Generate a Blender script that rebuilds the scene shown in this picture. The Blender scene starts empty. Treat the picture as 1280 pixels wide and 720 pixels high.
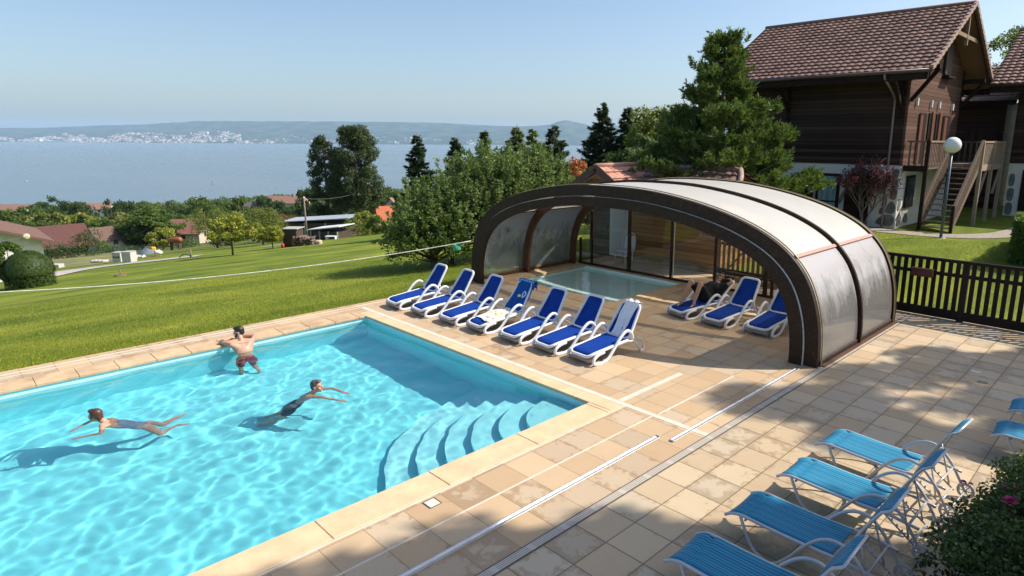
import bpy, bmesh, math, random
import numpy as np
from mathutils import Vector, Matrix, noise, Quaternion

SC = bpy.context.scene
COL = SC.collection
R_ = math.radians

# ------------------------------------------------------------------ camera
H = 4.2                      # eye height above the pool deck
YAW, PITCH, ROLL, FPX, CX, CY = -0.7607, 0.2095, 0.0068, 787.06, 718.387, 342.785
def _basis():
    cy, sy = math.cos(YAW), math.sin(YAW); cp, sp = math.cos(PITCH), math.sin(PITCH)
    cr, sr = math.cos(ROLL), math.sin(ROLL)
    f = np.array([sy*cp, cy*cp, -sp]); rt = np.array([cy, -sy, 0.]); up = np.cross(rt, f)
    return cr*rt+sr*up, cr*up-sr*rt, f
RT, UP, FW = _basis()
cam = bpy.data.cameras.new('camera'); camo = bpy.data.objects.new('camera', cam); COL.objects.link(camo)
M = Matrix(((RT[0], UP[0], -FW[0], 0), (RT[1], UP[1], -FW[1], 0), (RT[2], UP[2], -FW[2], H), (0, 0, 0, 1)))
camo.matrix_world = M
cam.sensor_width = 36; cam.lens = FPX/1280*36
cam.shift_x = (640-CX)/1280; cam.shift_y = (CY-360)/1280
cam.clip_start = 0.05; cam.clip_end = 60000
SC.camera = camo

# ------------------------------------------------------------------ sky, sun, exposure
SUN_AZ, SUN_EL = math.atan2(.78, .624), R_(44.3)      # direction towards the sun, from +X
w = bpy.data.worlds.new('World'); SC.world = w; w.use_nodes = True
nt = w.node_tree; bg = nt.nodes['Background']
sky = nt.nodes.new('ShaderNodeTexSky'); sky.sky_type = 'NISHITA'; sky.sun_disc = False
sky.sun_elevation = SUN_EL; sky.sun_rotation = math.pi/2-SUN_AZ
sky.altitude = 0; sky.air_density = 1.0; sky.dust_density = 1.9; sky.ozone_density = 2.8
nt.links.new(sky.outputs[0], bg.inputs[0]); bg.inputs[1].default_value = 0.116
sl = bpy.data.lights.new('sun', 'SUN'); sl.energy = 4.4; sl.angle = R_(.55); sl.color = (1, .93, .82)
sl.cycles.is_caustics_light = True
slo = bpy.data.objects.new('sun', sl); COL.objects.link(slo)
SUNV = Vector((math.cos(SUN_EL)*math.cos(SUN_AZ), math.cos(SUN_EL)*math.sin(SUN_AZ), math.sin(SUN_EL)))
slo.rotation_euler = (-SUNV).to_track_quat('-Z', 'Y').to_euler(); slo.location = (20, 25, 40)
vs = SC.view_settings; vs.view_transform = 'Standard'; vs.look = 'None'; vs.exposure = 0.58; vs.gamma = 1
vs.use_curve_mapping = False
cy_ = SC.cycles
cy_.use_denoising = True; cy_.max_bounces = 14; cy_.diffuse_bounces = 7; cy_.glossy_bounces = 4
cy_.transmission_bounces = 12; cy_.transparent_max_bounces = 24; cy_.volume_bounces = 1
cy_.sample_clamp_indirect = 6; cy_.blur_glossy = 1
cy_.caustics_reflective = False; cy_.caustics_refractive = True

# ------------------------------------------------------------------ helpers
def ray(px, py):
    return RT*((px-CX)/FPX) - UP*((py-CY)/FPX) + FW
def at(px, py, z=0.):
    d = ray(px, py); k = (z-H)/d[2]; return float(d[0]*k), float(d[1]*k)
def atd(px, depth):
    "ground position seen in that column of the view at that depth"
    d = ray(px, 250.)*depth; return float(d[0]), float(d[1])

class NT:
    "small node-tree writer"
    def __init__(s, m):
        m.use_nodes = True; s.t = m.node_tree; s.t.nodes.clear()
        s.out = s.t.nodes.new('ShaderNodeOutputMaterial')
    def n(s, kind, **kw):
        nd = s.t.nodes.new(kind)
        for k, v in kw.items():
            if k.startswith('i_'):
                key = k[2:]; key = int(key) if key.isdigit() else key.replace('_', ' ')
                if hasattr(v, 'is_output') or isinstance(v, bpy.types.NodeSocket): s.t.links.new(v, nd.inputs[key])
                else: nd.inputs[key].default_value = v
            else: setattr(nd, k, v)
        return nd
    def math(s, op, a, b=None, c=None, clamp=False):
        nd = s.t.nodes.new('ShaderNodeMath'); nd.operation = op; nd.use_clamp = clamp
        for i, v in enumerate((a, b, c)):
            if v is None: continue
            if isinstance(v, bpy.types.NodeSocket): s.t.links.new(v, nd.inputs[i])
            else: nd.inputs[i].default_value = v
        return nd.outputs[0]
    def mix(s, f, a, b, mode='MIX'):
        nd = s.t.nodes.new('ShaderNodeMix'); nd.data_type = 'RGBA'; nd.blend_type = mode
        for i, v in ((0, f), (6, a), (7, b)):
            if isinstance(v, bpy.types.NodeSocket): s.t.links.new(v, nd.inputs[i])
            else: nd.inputs[i].default_value = (*v, 1) if isinstance(v, tuple) and len(v) == 3 else v
        return nd.outputs[2]
    def ramp(s, f, stops, interp='LINEAR'):
        nd = s.t.nodes.new('ShaderNodeValToRGB'); nd.color_ramp.interpolation = interp
        e = nd.color_ramp.elements
        while len(e) < len(stops): e.new(.5)
        for q, (p, c) in zip(e, stops):
            q.position = p; q.color = (*c, 1) if isinstance(c, tuple) else (c, c, c, 1)
        s.t.links.new(f, nd.inputs[0]); return nd.outputs[0]
    def coord(s, which='Object'): return s.t.nodes.new('ShaderNodeTexCoord').outputs[which]
    def pos(s): return s.t.nodes.new('ShaderNodeNewGeometry').outputs['Position']
    def noise(s, v, scale, detail=3, rough=.55, dist=0., out='Fac'):
        nd = s.n('ShaderNodeTexNoise', i_Vector=v); nd.inputs['Scale'].default_value = scale
        nd.inputs['Detail'].default_value = detail; nd.inputs['Roughness'].default_value = rough
        nd.inputs['Distortion'].default_value = dist; return nd.outputs[out]
    def mapping(s, v, scale=(1, 1, 1), loc=(0, 0, 0), rot=(0, 0, 0)):
        nd = s.n('ShaderNodeMapping', i_Vector=v); nd.inputs['Scale'].default_value = scale
        nd.inputs['Location'].default_value = loc; nd.inputs['Rotation'].default_value = rot
        return nd.outputs[0]
    def bump(s, h, strength=.3, dist=.01):
        nd = s.n('ShaderNodeBump', i_Height=h); nd.inputs['Strength'].default_value = strength
        nd.inputs['Distance'].default_value = dist; return nd.outputs[0]
    def bsdf(s, col=None, rough=.6, normal=None, **kw):
        nd = s.t.nodes.new('ShaderNodeBsdfPrincipled')
        def put(k, v):
            if v is None: return
            if isinstance(v, bpy.types.NodeSocket): s.t.links.new(v, nd.inputs[k])
            else: nd.inputs[k].default_value = (*v, 1) if isinstance(v, tuple) and len(v) == 3 else v
        put('Base Color', col); put('Roughness', rough); put('Normal', normal)
        for k, v in kw.items(): put(k.replace('_', ' '), v)
        return nd.outputs[0]
    def done(s, sh): s.t.links.new(sh, s.out.inputs[0])

MATS = {}
def simple(name, col, rough=.6, var=.25, scale=6., bump=0., bscale=40., stretch=(1, 1, 1), metal=0., spec=.5, **kw):
    if name in MATS: return MATS[name]
    m = bpy.data.materials.new(name); t = NT(m)
    p = t.mapping(t.coord(), stretch)
    f = t.noise(p, scale, 4, .6)
    lo = tuple(c*(1-var) for c in col); hi = tuple(min(1, c*(1+var)) for c in col)
    c = t.ramp(f, [(.3, lo), (.7, hi)])
    nrm = t.bump(t.noise(p, bscale, 3), bump, .01) if bump else None
    t.done(t.bsdf(c, rough, nrm, Metallic=metal, Specular_IOR_Level=spec, **kw)); MATS[name] = m; return m

def wood(name, dark, light, board=.14, axis='Z', gap=.10, rough=.6, gapcol=.12, grain=(1, 1, 1)):
    "boards laid across one object axis: a joint line every `board` metres and a tone per board"
    if name in MATS: return MATS[name]
    m = bpy.data.materials.new(name); t = NT(m); o = t.coord()
    sp = t.n('ShaderNodeSeparateXYZ', i_0=o)
    a = t.math('DIVIDE', sp.outputs[axis], board)
    fr = t.math('FRACT', a); fl = t.math('FLOOR', a)
    wn = t.n('ShaderNodeTexWhiteNoise', noise_dimensions='1D'); t.t.links.new(fl, wn.inputs['W'])
    g = t.noise(t.mapping(o, grain), 9, 5, .65, .4)
    f = t.math('ADD', t.math('MULTIPLY', wn.outputs['Value'], .5), t.math('MULTIPLY', g, .5))
    big = t.noise(o, .6, 2)
    c = t.ramp(f, [(.2, dark), (.75, light)])
    c = t.mix(t.math('MULTIPLY', big, .5), c, tuple(x*.7 for x in dark))
    gp = t.math('LESS_THAN', fr, gap)
    c = t.mix(t.math('MULTIPLY', gp, 1-gapcol), c, tuple(x*.15 for x in dark))
    hgt = t.math('SUBTRACT', t.math('MULTIPLY', g, .25), t.math('MULTIPLY', gp, 1.))
    hgt = t.math('ADD', hgt, t.math('MULTIPLY', fr, .35))
    t.done(t.bsdf(c, rough, t.bump(hgt, .7, .012), Specular_IOR_Level=.18)); MATS[name] = m; return m

def leafmat(name, dark, light, transl=.35, nscale=1.2):
    if name in MATS: return MATS[name]
    m = bpy.data.materials.new(name); t = NT(m)
    g = t.n('ShaderNodeNewGeometry')
    f = t.math('ADD', t.math('MULTIPLY', g.outputs['Random Per Island'], .6), t.math('MULTIPLY', t.noise(g.outputs['Position'], nscale, 2), .6))
    c = t.ramp(f, [(.25, dark), (.8, light)])
    d = t.bsdf(c, .55, Specular_IOR_Level=.25)
    tr = t.n('ShaderNodeBsdfTranslucent'); t.t.links.new(t.mix(.5, c, (.25, .4, .05), 'MIX') if dark[1] > dark[0] else c, tr.inputs[0])
    mx = t.n('ShaderNodeMixShader', i_0=transl); t.t.links.new(d, mx.inputs[1]); t.t.links.new(tr.outputs[0], mx.inputs[2])
    t.done(mx.outputs[0]); MATS[name] = m; return m

# mesh builder ------------------------------------------------------
class MB:
    def __init__(s): s.v = []; s.f = []; s.sm = []
    def add(s, vs, fs, smooth=False, M=None):
        b = len(s.v)
        if M is not None: vs = [tuple(M @ Vector(q)) for q in vs]
        s.v += [tuple(q) for q in vs]; s.f += [tuple(i+b for i in f) for f in fs]; s.sm += [smooth]*len(fs); return s
    def box(s, a, b, M=None, c=0.):
        x0, y0, z0 = (min(p, q) for p, q in zip(a, b)); x1, y1, z1 = (max(p, q) for p, q in zip(a, b))
        c = min(c, (x1-x0)*.45, (y1-y0)*.45, (z1-z0)*.45)
        if c <= 0:
            return s.add([(x, y, z) for x in (x0, x1) for y in (y0, y1) for z in (z0, z1)],
                         [(0, 1, 3, 2), (4, 6, 7, 5), (0, 4, 5, 1), (2, 3, 7, 6), (0, 2, 6, 4), (1, 5, 7, 3)], False, M)
        bm = bmesh.new(); bmesh.ops.create_cube(bm, size=1)
        for v in bm.verts: v.co = Vector(((x0+x1)/2+v.co.x*(x1-x0), (y0+y1)/2+v.co.y*(y1-y0), (z0+z1)/2+v.co.z*(z1-z0)))
        bmesh.ops.bevel(bm, geom=bm.edges[:], offset=c, segments=1, affect='EDGES')
        bm.verts.index_update()
        s.add([tuple(v.co) for v in bm.verts], [tuple(v.index for v in f.verts) for f in bm.faces], False, M); bm.free(); return s
    def beam(s, p, q, w, h, up=(0, 0, 1), c=0.):
        p, q = Vector(p), Vector(q); d = q-p; L = d.length; x = d.normalized(); u = Vector(up)
        if abs(x.dot(u)) > .98: u = Vector((0, 1, 0))
        y = u.cross(x).normalized(); z = x.cross(y)
        M = Matrix((( x.x, y.x, z.x, p.x), (x.y, y.y, z.y, p.y), (x.z, y.z, z.z, p.z), (0, 0, 0, 1)))
        return s.box((0, -w/2, -h/2), (L, w/2, h/2), M, c)
    def tube(s, path, r, n=8, closed=False, flat=1., cap=True):
        P = [Vector(p) for p in path]; k = len(P); rs = r if isinstance(r, (list, tuple)) else [r]*k
        tg = []
        for i in range(k):
            a = P[(i-1) % k] if (closed or i > 0) else P[i]; b = P[(i+1) % k] if (closed or i < k-1) else P[i]
            tg.append((b-a).normalized())
        nrm = tg[0].orthogonal().normalized()
        if abs(tg[0].z) < .9: nrm = (Vector((0, 0, 1))-tg[0]*tg[0].z).normalized()
        rings = []; vs = []
        for i in range(k):
            if i:
                ax = tg[i-1].cross(tg[i])
                if ax.length > 1e-6: nrm = Quaternion(ax.normalized(), tg[i-1].angle(tg[i])) @ nrm
            nrm = (nrm-tg[i]*nrm.dot(tg[i])).normalized(); bi = tg[i].cross(nrm)
            for j in range(n):
                a = 2*math.pi*j/n
                vs.append(P[i]+nrm*math.cos(a)*rs[i]*flat+bi*math.sin(a)*rs[i])
        fs = []
        for i in range(k if closed else k-1):
            i2 = (i+1) % k
            for j in range(n): fs.append((i*n+j, i*n+(j+1) % n, i2*n+(j+1) % n, i2*n+j))
        if cap and not closed: fs += [tuple(range(n-1, -1, -1)), tuple((k-1)*n+j for j in range(n))]
        return s.add(vs, fs, True)
    def cyl(s, p, q, r, n=12, r2=None): return s.tube([p, q], [r, r if r2 is None else r2], n)
    def sphere(s, c, r, n=16, m=10):
        rx, ry, rz = r if isinstance(r, (tuple, list)) else (r, r, r)
        vs = [(c[0]+rx*math.sin(math.pi*i/m)*math.cos(2*math.pi*j/n), c[1]+ry*math.sin(math.pi*i/m)*math.sin(2*math.pi*j/n), c[2]+rz*math.cos(math.pi*i/m)) for i in range(m+1) for j in range(n)]
        return s.add(vs, [(i*n+j, (i+1)*n+j, (i+1)*n+(j+1) % n, i*n+(j+1) % n) for i in range(m) for j in range(n)], True)
    def grid(s, fn, nu, nv, smooth=True):
        vs = [fn(i/nu, j/nv) for j in range(nv+1) for i in range(nu+1)]
        return s.add(vs, [(j*(nu+1)+i, j*(nu+1)+i+1, (j+1)*(nu+1)+i+1, (j+1)*(nu+1)+i) for j in range(nv) for i in range(nu)], smooth)
    def sheet(s, fn, nu, nv, th):
        "closed thin slab: fn(u,v) -> (point, normal)"
        A = []; B = []
        for j in range(nv+1):
            for i in range(nu+1):
                p, n = fn(i/nu, j/nv); p = Vector(p); n = Vector(n).normalized(); A.append(p); B.append(p-n*th)
        k = len(A); g = lambda i, j: j*(nu+1)+i; fs = []
        for j in range(nv):
            for i in range(nu):
                q = (g(i, j), g(i+1, j), g(i+1, j+1), g(i, j+1)); fs.append(q); fs.append(tuple(k+x for x in q[::-1]))
        for i in range(nu): fs += [(g(i+1, 0), g(i, 0), k+g(i, 0), k+g(i+1, 0)), (g(i, nv), g(i+1, nv), k+g(i+1, nv), k+g(i, nv))]
        for j in range(nv): fs += [(g(0, j), g(0, j+1), k+g(0, j+1), k+g(0, j)), (g(nu, j+1), g(nu, j), k+g(nu, j), k+g(nu, j+1))]
        return s.add(A+B, fs, True)
    def prism(s, pts, d, smooth=False):
        "extrude polygon pts by vector d"
        n = len(pts); d = Vector(d); P = [Vector(p) for p in pts]
        return s.add(P+[p+d for p in P], [tuple(range(n-1, -1, -1)), tuple(range(n, 2*n))]+[(i, (i+1) % n, n+(i+1) % n, n+i) for i in range(n)], smooth)
    def build(s, name, mat, parent=None, world=False):
        me = bpy.data.meshes.new(name); vs = s.v
        if parent is not None and world:
            rt = parent
            while rt.parent: rt = rt.parent
            mi = rt.matrix_basis.inverted()
            vs = [tuple(mi @ Vector(v)) for v in vs]
        me.from_pydata(vs, [], s.f); me.polygons.foreach_set('use_smooth', s.sm)
        me.materials.append(mat); me.update()
        o = bpy.data.objects.new(name, me); COL.objects.link(o)
        if parent is not None: o.parent = parent
        return o

def thing(name, label, cat, loc=(0, 0, 0), rz=0., group=None):
    o = bpy.data.objects.new(name, None); COL.objects.link(o); o.empty_display_size = .2
    o.location = loc; o.rotation_euler = (0, 0, rz)
    o.matrix_basis = Matrix.Translation(Vector(loc)) @ Matrix.Rotation(rz, 4, 'Z')
    o['label'] = label; o['category'] = cat
    if group: o['group'] = group
    return o
def tag(o, label, cat, group=None):
    o['label'] = label; o['category'] = cat
    if group: o['group'] = group
    return o
def struct(o, kind='structure'): o['kind'] = kind; return o
def dup(root, loc, rz, label=None, group=None, scale=None):
    r = root.copy(); COL.objects.link(r); r.location = loc; r.rotation_euler = (0, 0, rz)
    if scale: r.scale = scale if isinstance(scale, tuple) else (scale,)*3
    if label: r['label'] = label
    if group: r['group'] = group
    for ch in list(root.children):
        c = ch.copy(); COL.objects.link(c); c.parent = r
        for g in list(ch.children):
            d = g.copy(); COL.objects.link(d); d.parent = c
    return r
def smoothpath(pts, k=6, closed=False):
    P = [Vector(p) for p in pts]; n = len(P); out = []
    rng = range(n if closed else n-1)
    for i in rng:
        if closed: a, b, c, d = P[(i-1) % n], P[i], P[(i+1) % n], P[(i+2) % n]
        else: a, b, c, d = P[max(i-1, 0)], P[i], P[i+1], P[min(i+2, n-1)]
        for j in range(k):
            t = j/k
            out.append(.5*((2*b)+(c-a)*t+(2*a-5*b+4*c-d)*t*t+(3*b-a-3*c+d)*t**3))
    if not closed: out.append(P[-1])
    return out
SHADE_TREES = [(6.05, 13.2, 18.0, 6.3, 91, 'tall leafy tree right outside the picture, shading the near end of the terrace'), (7.0, 23.5, 18.0, 4.8, 92, 'tall leafy tree beyond the right edge, shading the terrace beside the shelter')]
# ================================================================== TERRAIN, LAKE, FAR SHORE
LAKE = -105.
def T0(x, y):
    u = max(0., -15.15-x)
    z = -.135*min(u, 300)-.073*max(0, u-300)
    if y > 17:
        s_ = min(1, (y-17)/9); b = max(0., min(1., (x+15.)/2.5)); z += .7*s_*s_*(3-2*s_)*b
    return z
def T(x, y):
    u = max(0., -15.15-x)
    return T0(x, y)+min(1, u/12)*(.18*noise.noise(Vector((x*.06, y*.06, 0)))+min(u/200, 1)*3*noise.noise(Vector((x*.006, y*.006, 4))))
def place(px, py):
    "walk down the line of sight to the ground"
    d = ray(px, py); r = 4.
    while r < 2500:
        q = d*r
        if q[2]+H < T(q[0], q[1]): return float(q[0]), float(q[1]), T(q[0], q[1])
        r *= 1.004
    raise ValueError((px, py))

def mat_grass():
    m = bpy.data.materials.new('lawn'); t = NT(m); p = t.pos()
    a = t.noise(t.mapping(p, (.7, .35, 1)), .5, 5, .62, .5); b = t.noise(t.mapping(p, (1, 1, 1)), 9, 5, .7); cc = t.noise(p, 55, 3, .7)  # broad tone bands vary the lawn and stand in for shading of its undulations
    c = t.ramp(t.math('ADD', t.math('MULTIPLY', a, .72), t.math('MULTIPLY', b, .28)), [(.36, (.065, .105, .010)), (.5, (.15, .195, .020)), (.66, (.29, .30, .038))])
    sx = t.n('ShaderNodeSeparateXYZ', i_0=p)
    far = t.math('SUBTRACT', t.math('MULTIPLY', sx.outputs['X'], -.0085), .62, clamp=True)   # meadow and scrub further downhill
    c = t.mix(far, c, t.ramp(t.noise(p, .03, 4), [(.4, (.035, .06, .015)), (.62, (.13, .12, .04))]))
    hg = t.math('ADD', t.math('MULTIPLY', cc, .6), t.math('MULTIPLY', b, 1.2))
    t.done(t.bsdf(c, .85, t.bump(hg, .8, .05), Specular_IOR_Level=.15)); return m
GRASS = mat_grass()

def axis(lo, hi, marks, fine, coarse, flo, fhi):
    v = []; x = flo
    while x <= fhi: v.append(x); x += fine
    s_ = fine; x = flo
    while x > lo: s_ = min(coarse, s_*1.18); x -= s_; v.append(x)
    s_ = fine; x = fhi
    while x < hi: s_ = min(coarse, s_*1.18); x += s_; v.append(x)
    v += marks; v = sorted(v); o = [v[0]]
    for q in v[1:]:
        if q in marks or q-o[-1] > fine*.3: o.append(q)
    return o
xs = axis(-1900, 260, [-15.12, -15.0, 5.9, 6.1], .8, 30, -60, 20)
ys = axis(-700, 1900, [-9.1, -8.9, 16.98, 17.12], .8, 30, -12, 60)
vv = []
for y in ys:
    for x in xs:
        z = T(x, y)
        if -15.05 < x < 6 and -9 < y < 17.05: z = -2.2
        vv.append((x, y, z))
nx = len(xs)
mb = MB(); mb.add(vv, [(j*nx+i, j*nx+i+1, (j+1)*nx+i+1, (j+1)*nx+i) for j in range(len(ys)-1) for i in range(nx-1)], True)
struct(mb.build('terrain', GRASS))

# lake
m = bpy.data.materials.new('lake_water'); t = NT(m); p = t.pos()
b1 = t.noise(t.mapping(p, (.02, .02, 0)), 1, 4, .6); 
st = t.noise(t.mapping(p, (.0009, .0032, 0), rot=(0, 0, R_(40))), 1, 5, .6, .6)
c = t.ramp(st, [(.35, (.10, .14, .165)), (.7, (.17, .205, .225))])
t.done(t.bsdf(c, t.ramp(st, [(.35, .22), (.7, .32)]), t.bump(b1, .35, 3.), IOR=1.33)); LAKEM = m
mb = MB(); mb.add([(-38000, -30000, LAKE), (16000, -30000, LAKE), (16000, 34000, LAKE), (-38000, 34000, LAKE)], [(0, 1, 2, 3)])
struct(mb.build('lake', LAKEM))

# far shore: hills and their town, 13 to 18 km away
RID = [(-500, 163), (-100, 161), (0, 160), (60, 160), (130, 157), (180, 156), (250, 152), (320, 152), (400, 152.5), (480, 153), (560, 154.5), (600, 157), (650, 158.5), (685, 157), (706, 150.5), (722, 154), (740, 158), (800, 157), (900, 160), (1100, 162), (1700, 165)]
def interp(x, tab):
    for (a, va), (b, vb) in zip(tab, tab[1:]):
        if x <= b: return va+(vb-va)*max(0, (x-a))/(b-a)
    return tab[-1][1]
def hor(x): return 170.55+x*.0068
def ground_dir(px):
    d = ray(px, hor(px)); return d/math.hypot(d[0], d[1])*math.hypot(d[0], d[1])
def far_z(px, v):
    top = (hor(px)-interp(px, RID))/FPX*17600*1.02+H-LAKE
    q = v**1.25
    return LAKE-6+top*(q+.10*math.sin(v*9+px*.02)*v*(1-v)+.16*v*(1-v)*noise.noise(Vector((px*.012, v*5, 0)))*2+.03*v*noise.noise(Vector((px*.09, v*3, 7))))
vv = []; NC, NR = 300, 26
for j in range(NR+1):
    for i in range(NC+1):
        px = -500+2200*i/NC; v = j/(NR-2)
        dep = 13300+4300*min(v, 1)+1500*max(0, v-1)*8+220*noise.noise(Vector((px*.01, 3, 3)))*(1-min(v, 1))
        d = ray(px, hor(px))*dep
        z = far_z(px, min(v, 1)) if v <= 1 else far_z(px, 1)-400*(v-1)*8
        vv.append((d[0], d[1], z))
mb = MB(); mb.add(vv, [(j*(NC+1)+i, j*(NC+1)+i+1, (j+1)*(NC+1)+i+1, (j+1)*(NC+1)+i) for j in range(NR) for i in range(NC)], True)
m = bpy.data.materials.new('hill_woods_and_fields'); t = NT(m); p = t.pos()
f = t.noise(p, .0028, 6, .65)
t.done(t.bsdf(t.ramp(f, [(.42, (.012, .025, .018)), (.5, (.03, .048, .025)), (.6, (.075, .09, .045))]), .9, Specular_IOR_Level=.1))
struct(mb.build('hills', m))
rng = random.Random(5)
mb = MB()
for k in range(3600):
    px = rng.choice([rng.uniform(-60, 300), rng.uniform(-60, 320), rng.uniform(60, 300), rng.uniform(280, 700)])
    vmax = .30+.3*noise.noise(Vector((px*.02, 0, 9)))+(.14 if 100 < px < 300 else 0)
    v = .03+max(.05, vmax)*rng.random()**1.4
    if noise.noise(Vector((px*.05, v*9, 2))) < -.15+(.25 if px > 300 else 0): continue
    dep = 13300+4300*v; d = ray(px, hor(px))*dep
    z = far_z(px, v); s_ = rng.uniform(18, 42); hh = rng.uniform(10, 26)*(2. if rng.random() < .05 else 1)
    Mx = Matrix.Translation((d[0], d[1], z)) @ Matrix.Rotation(rng.uniform(0, 3), 4, 'Z')
    mb.box((-s_, -s_*.5, -12), (s_, s_*.5, hh), Mx)
m = bpy.data.materials.new('town_render'); t = NT(m); g = t.n('ShaderNodeNewGeometry')
t.done(t.bsdf(t.ramp(g.outputs['Random Per Island'], [(0, (.30, .24, .2)), (.4, (.48, .42, .38)), (.7, (.62, .58, .54)), (1, (.85, .84, .8))], 'CONSTANT'), .8))
struct(mb.build('far_town', m), 'stuff')

# haze over the lake
m = bpy.data.materials.new('haze_air'); t = NT(m)
pv = t.n('ShaderNodeVolumePrincipled'); pv.inputs['Color'].default_value = (.56, .78, 1, 1)
pv.inputs['Density'].default_value = 3.6e-5; pv.inputs['Anisotropy'].default_value = 0.1
t.t.links.new(pv.outputs[0], t.out.inputs['Volume'])
mb = MB(); mb.box((-37500, -29500, LAKE-1.5), (15500, 33500, 620)); struct(mb.build('haze', m), 'stuff')

# ================================================================== DECK
def mat_tiles(name, base, dark, pale, jointw, jointcol, ox, oy, wet):
    m = bpy.data.materials.new(name); t = NT(m); p = t.pos()
    sp = t.n('ShaderNodeSeparateXYZ', i_0=p)
    ax = t.math('ADD', sp.outputs['X'], ox); ay = t.math('ADD', sp.outputs['Y'], oy)
    ax = t.math('MULTIPLY', ax, 2); ay = t.math('MULTIPLY', ay, 2)
    fx = t.math('FRACT', ax); fy = t.math('FRACT', ay)
    cb = t.n('ShaderNodeCombineXYZ', i_0=t.math('FLOOR', ax), i_1=t.math('FLOOR', ay))
    wn = t.n('ShaderNodeTexWhiteNoise', noise_dimensions='2D', i_Vector=cb.outputs[0])
    dx = t.math('MINIMUM', fx, t.math('SUBTRACT', 1, fx)); dy = t.math('MINIMUM', fy, t.math('SUBTRACT', 1, fy))
    dj = t.math('MINIMUM', dx, dy)
    j = t.math('LESS_THAN', dj, jointw)
    n1 = t.noise(p, 2.3, 5, .6, .3); n2 = t.noise(p, 28, 4, .65); n3 = t.noise(p, .45, 3, .5); n4 = t.noise(p, 5.5, 3, .55, .5)
    # damp patches: slabs dry from the middle, each one differently
    cb2 = t.n('ShaderNodeVectorMath', operation='ADD'); t.t.links.new(cb.outputs[0], cb2.inputs[0]); cb2.inputs[1].default_value = (37, 11, 0)
    wn2 = t.n('ShaderNodeTexWhiteNoise', noise_dimensions='2D', i_Vector=cb2.outputs[0])
    n5 = t.noise(p, 7.5, 4, .6, .8)
    dm = t.math('ADD', t.math('MULTIPLY', t.math('SUBTRACT', .20, dj), 1.1), t.math('MULTIPLY', t.math('SUBTRACT', n5, .5), 1.5))
    dm = t.math('ADD', dm, t.math('MULTIPLY', t.math('SUBTRACT', wn2.outputs['Value'], .5), .55))
    dm = t.math('ADD', dm, t.math('MULTIPLY', t.math('SUBTRACT', n3, .5), 1.3))
    damp = t.ramp(dm, [(wet-.04, 0.), (wet+.15, 1.)])
    c = t.ramp(t.math('ADD', t.math('MULTIPLY', wn.outputs['Value'], .62), t.math('MULTIPLY', n1, .38)), [(.15, base), (.85, pale)])
    gy = tuple(sum(pale)/3*q for q in (.98, .94, .80)); c = t.mix(t.math('MULTIPLY', t.math('GREATER_THAN', wn2.outputs['Value'], .62), .28), c, gy)
    c = t.mix(t.math('MULTIPLY', n2, .22), c, tuple(x*.6 for x in base))
    c = t.mix(t.math('MULTIPLY', damp, .55), c, dark)
    speck = t.ramp(t.noise(p, 70, 2, .5), [(.70, 0.), (.74, 1.)])
    c = t.mix(t.math('MULTIPLY', speck, .25), c, (.08, .07, .05))
    c = t.mix(t.math('MULTIPLY', j, .8), c, jointcol)
    hg = t.math('SUBTRACT', t.math('MULTIPLY', n2, .3), t.math('MULTIPLY', j, 1.))
    ro = t.math('SUBTRACT', .82, t.math('MULTIPLY', damp, .3))
    t.done(t.bsdf(c, ro, t.bump(hg, .5, .006), Specular_IOR_Level=.35)); MATS[name] = m; return m
TIN = mat_tiles('sandstone_tiles', (.47, .32, .185), (.29, .17, .075), (.60, .44, .275), .012, (.30, .20, .11), .42, .11, .30)
TOUT = mat_tiles('concrete_slabs', (.46, .335, .205), (.29, .195, .10), (.58, .45, .295), .014, (.12, .085, .05), .37, -.08, .20)
COP = simple('coping_stone', (.66, .47, .28), .7, .12, 3, .3, 60)
COP2 = simple('coping_stone_worn', (.52, .36, .21), .75, .28, 2.2, .3, 60)
WHT = simple('white_inlay', (.66, .57, .46), .6, .12, 6)

PX0, PX1, PY0, PY1 = -13.83, -6.44, -6.5, 7.19            # swimming pool
SX0, SX1, SY0, SY1 = -14.35, -10.42, 12.42, 15.58         # paddling pool
GX0, GX1 = -4.45, -4.31                                  # drain channel
def cells(xc, yc, holes):
    mb = MB()
    for i in range(len(xc)-1):
        for j in range(len(yc)-1):
            cx, cy = (xc[i]+xc[i+1])/2, (yc[j]+yc[j+1])/2
            if any(a < cx < b and c_ < cy < d for a, b, c_, d in holes): continue
            mb.add([(xc[i], yc[j], 0), (xc[i+1], yc[j], 0), (xc[i+1], yc[j+1], 0), (xc[i], yc[j+1], 0)], [(0, 1, 2, 3)])
    return mb
holes = [(PX0, PX1, PY0, PY1), (SX0, SX1, SY0, SY1)]
mb = cells([-15.05, SX0, PX0, SX1, PX1, GX0], [-9, PY0, PY1, SY0, SY1, 17.05], holes)
mb.add([(-15.05, -9, 0), (-15.05, 17.05, 0), (-15.05, 17.05, -.4), (-15.05, -9, -.4)], [(0, 1, 2, 3)])
struct(mb.build('pool_deck', TIN))
mb = MB(); mb.add([(GX1, -9, 0), (6, -9, 0), (6, 17.05, 0), (GX1, 17.05, 0)], [(0, 1, 2, 3)])
mb.add([(GX0, -9, -.004), (GX1, -9, -.004), (GX1, 17.05, -.004), (GX0, 17.05, -.004)], [(0, 1, 2, 3)])
mb.add([(-5, 17.05, 0), (6, 17.05, 0), (6, 17.05, -.4), (-5, 17.05, -.4)], [(0, 1, 2, 3)])
struct(mb.build('patio', TOUT))
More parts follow.
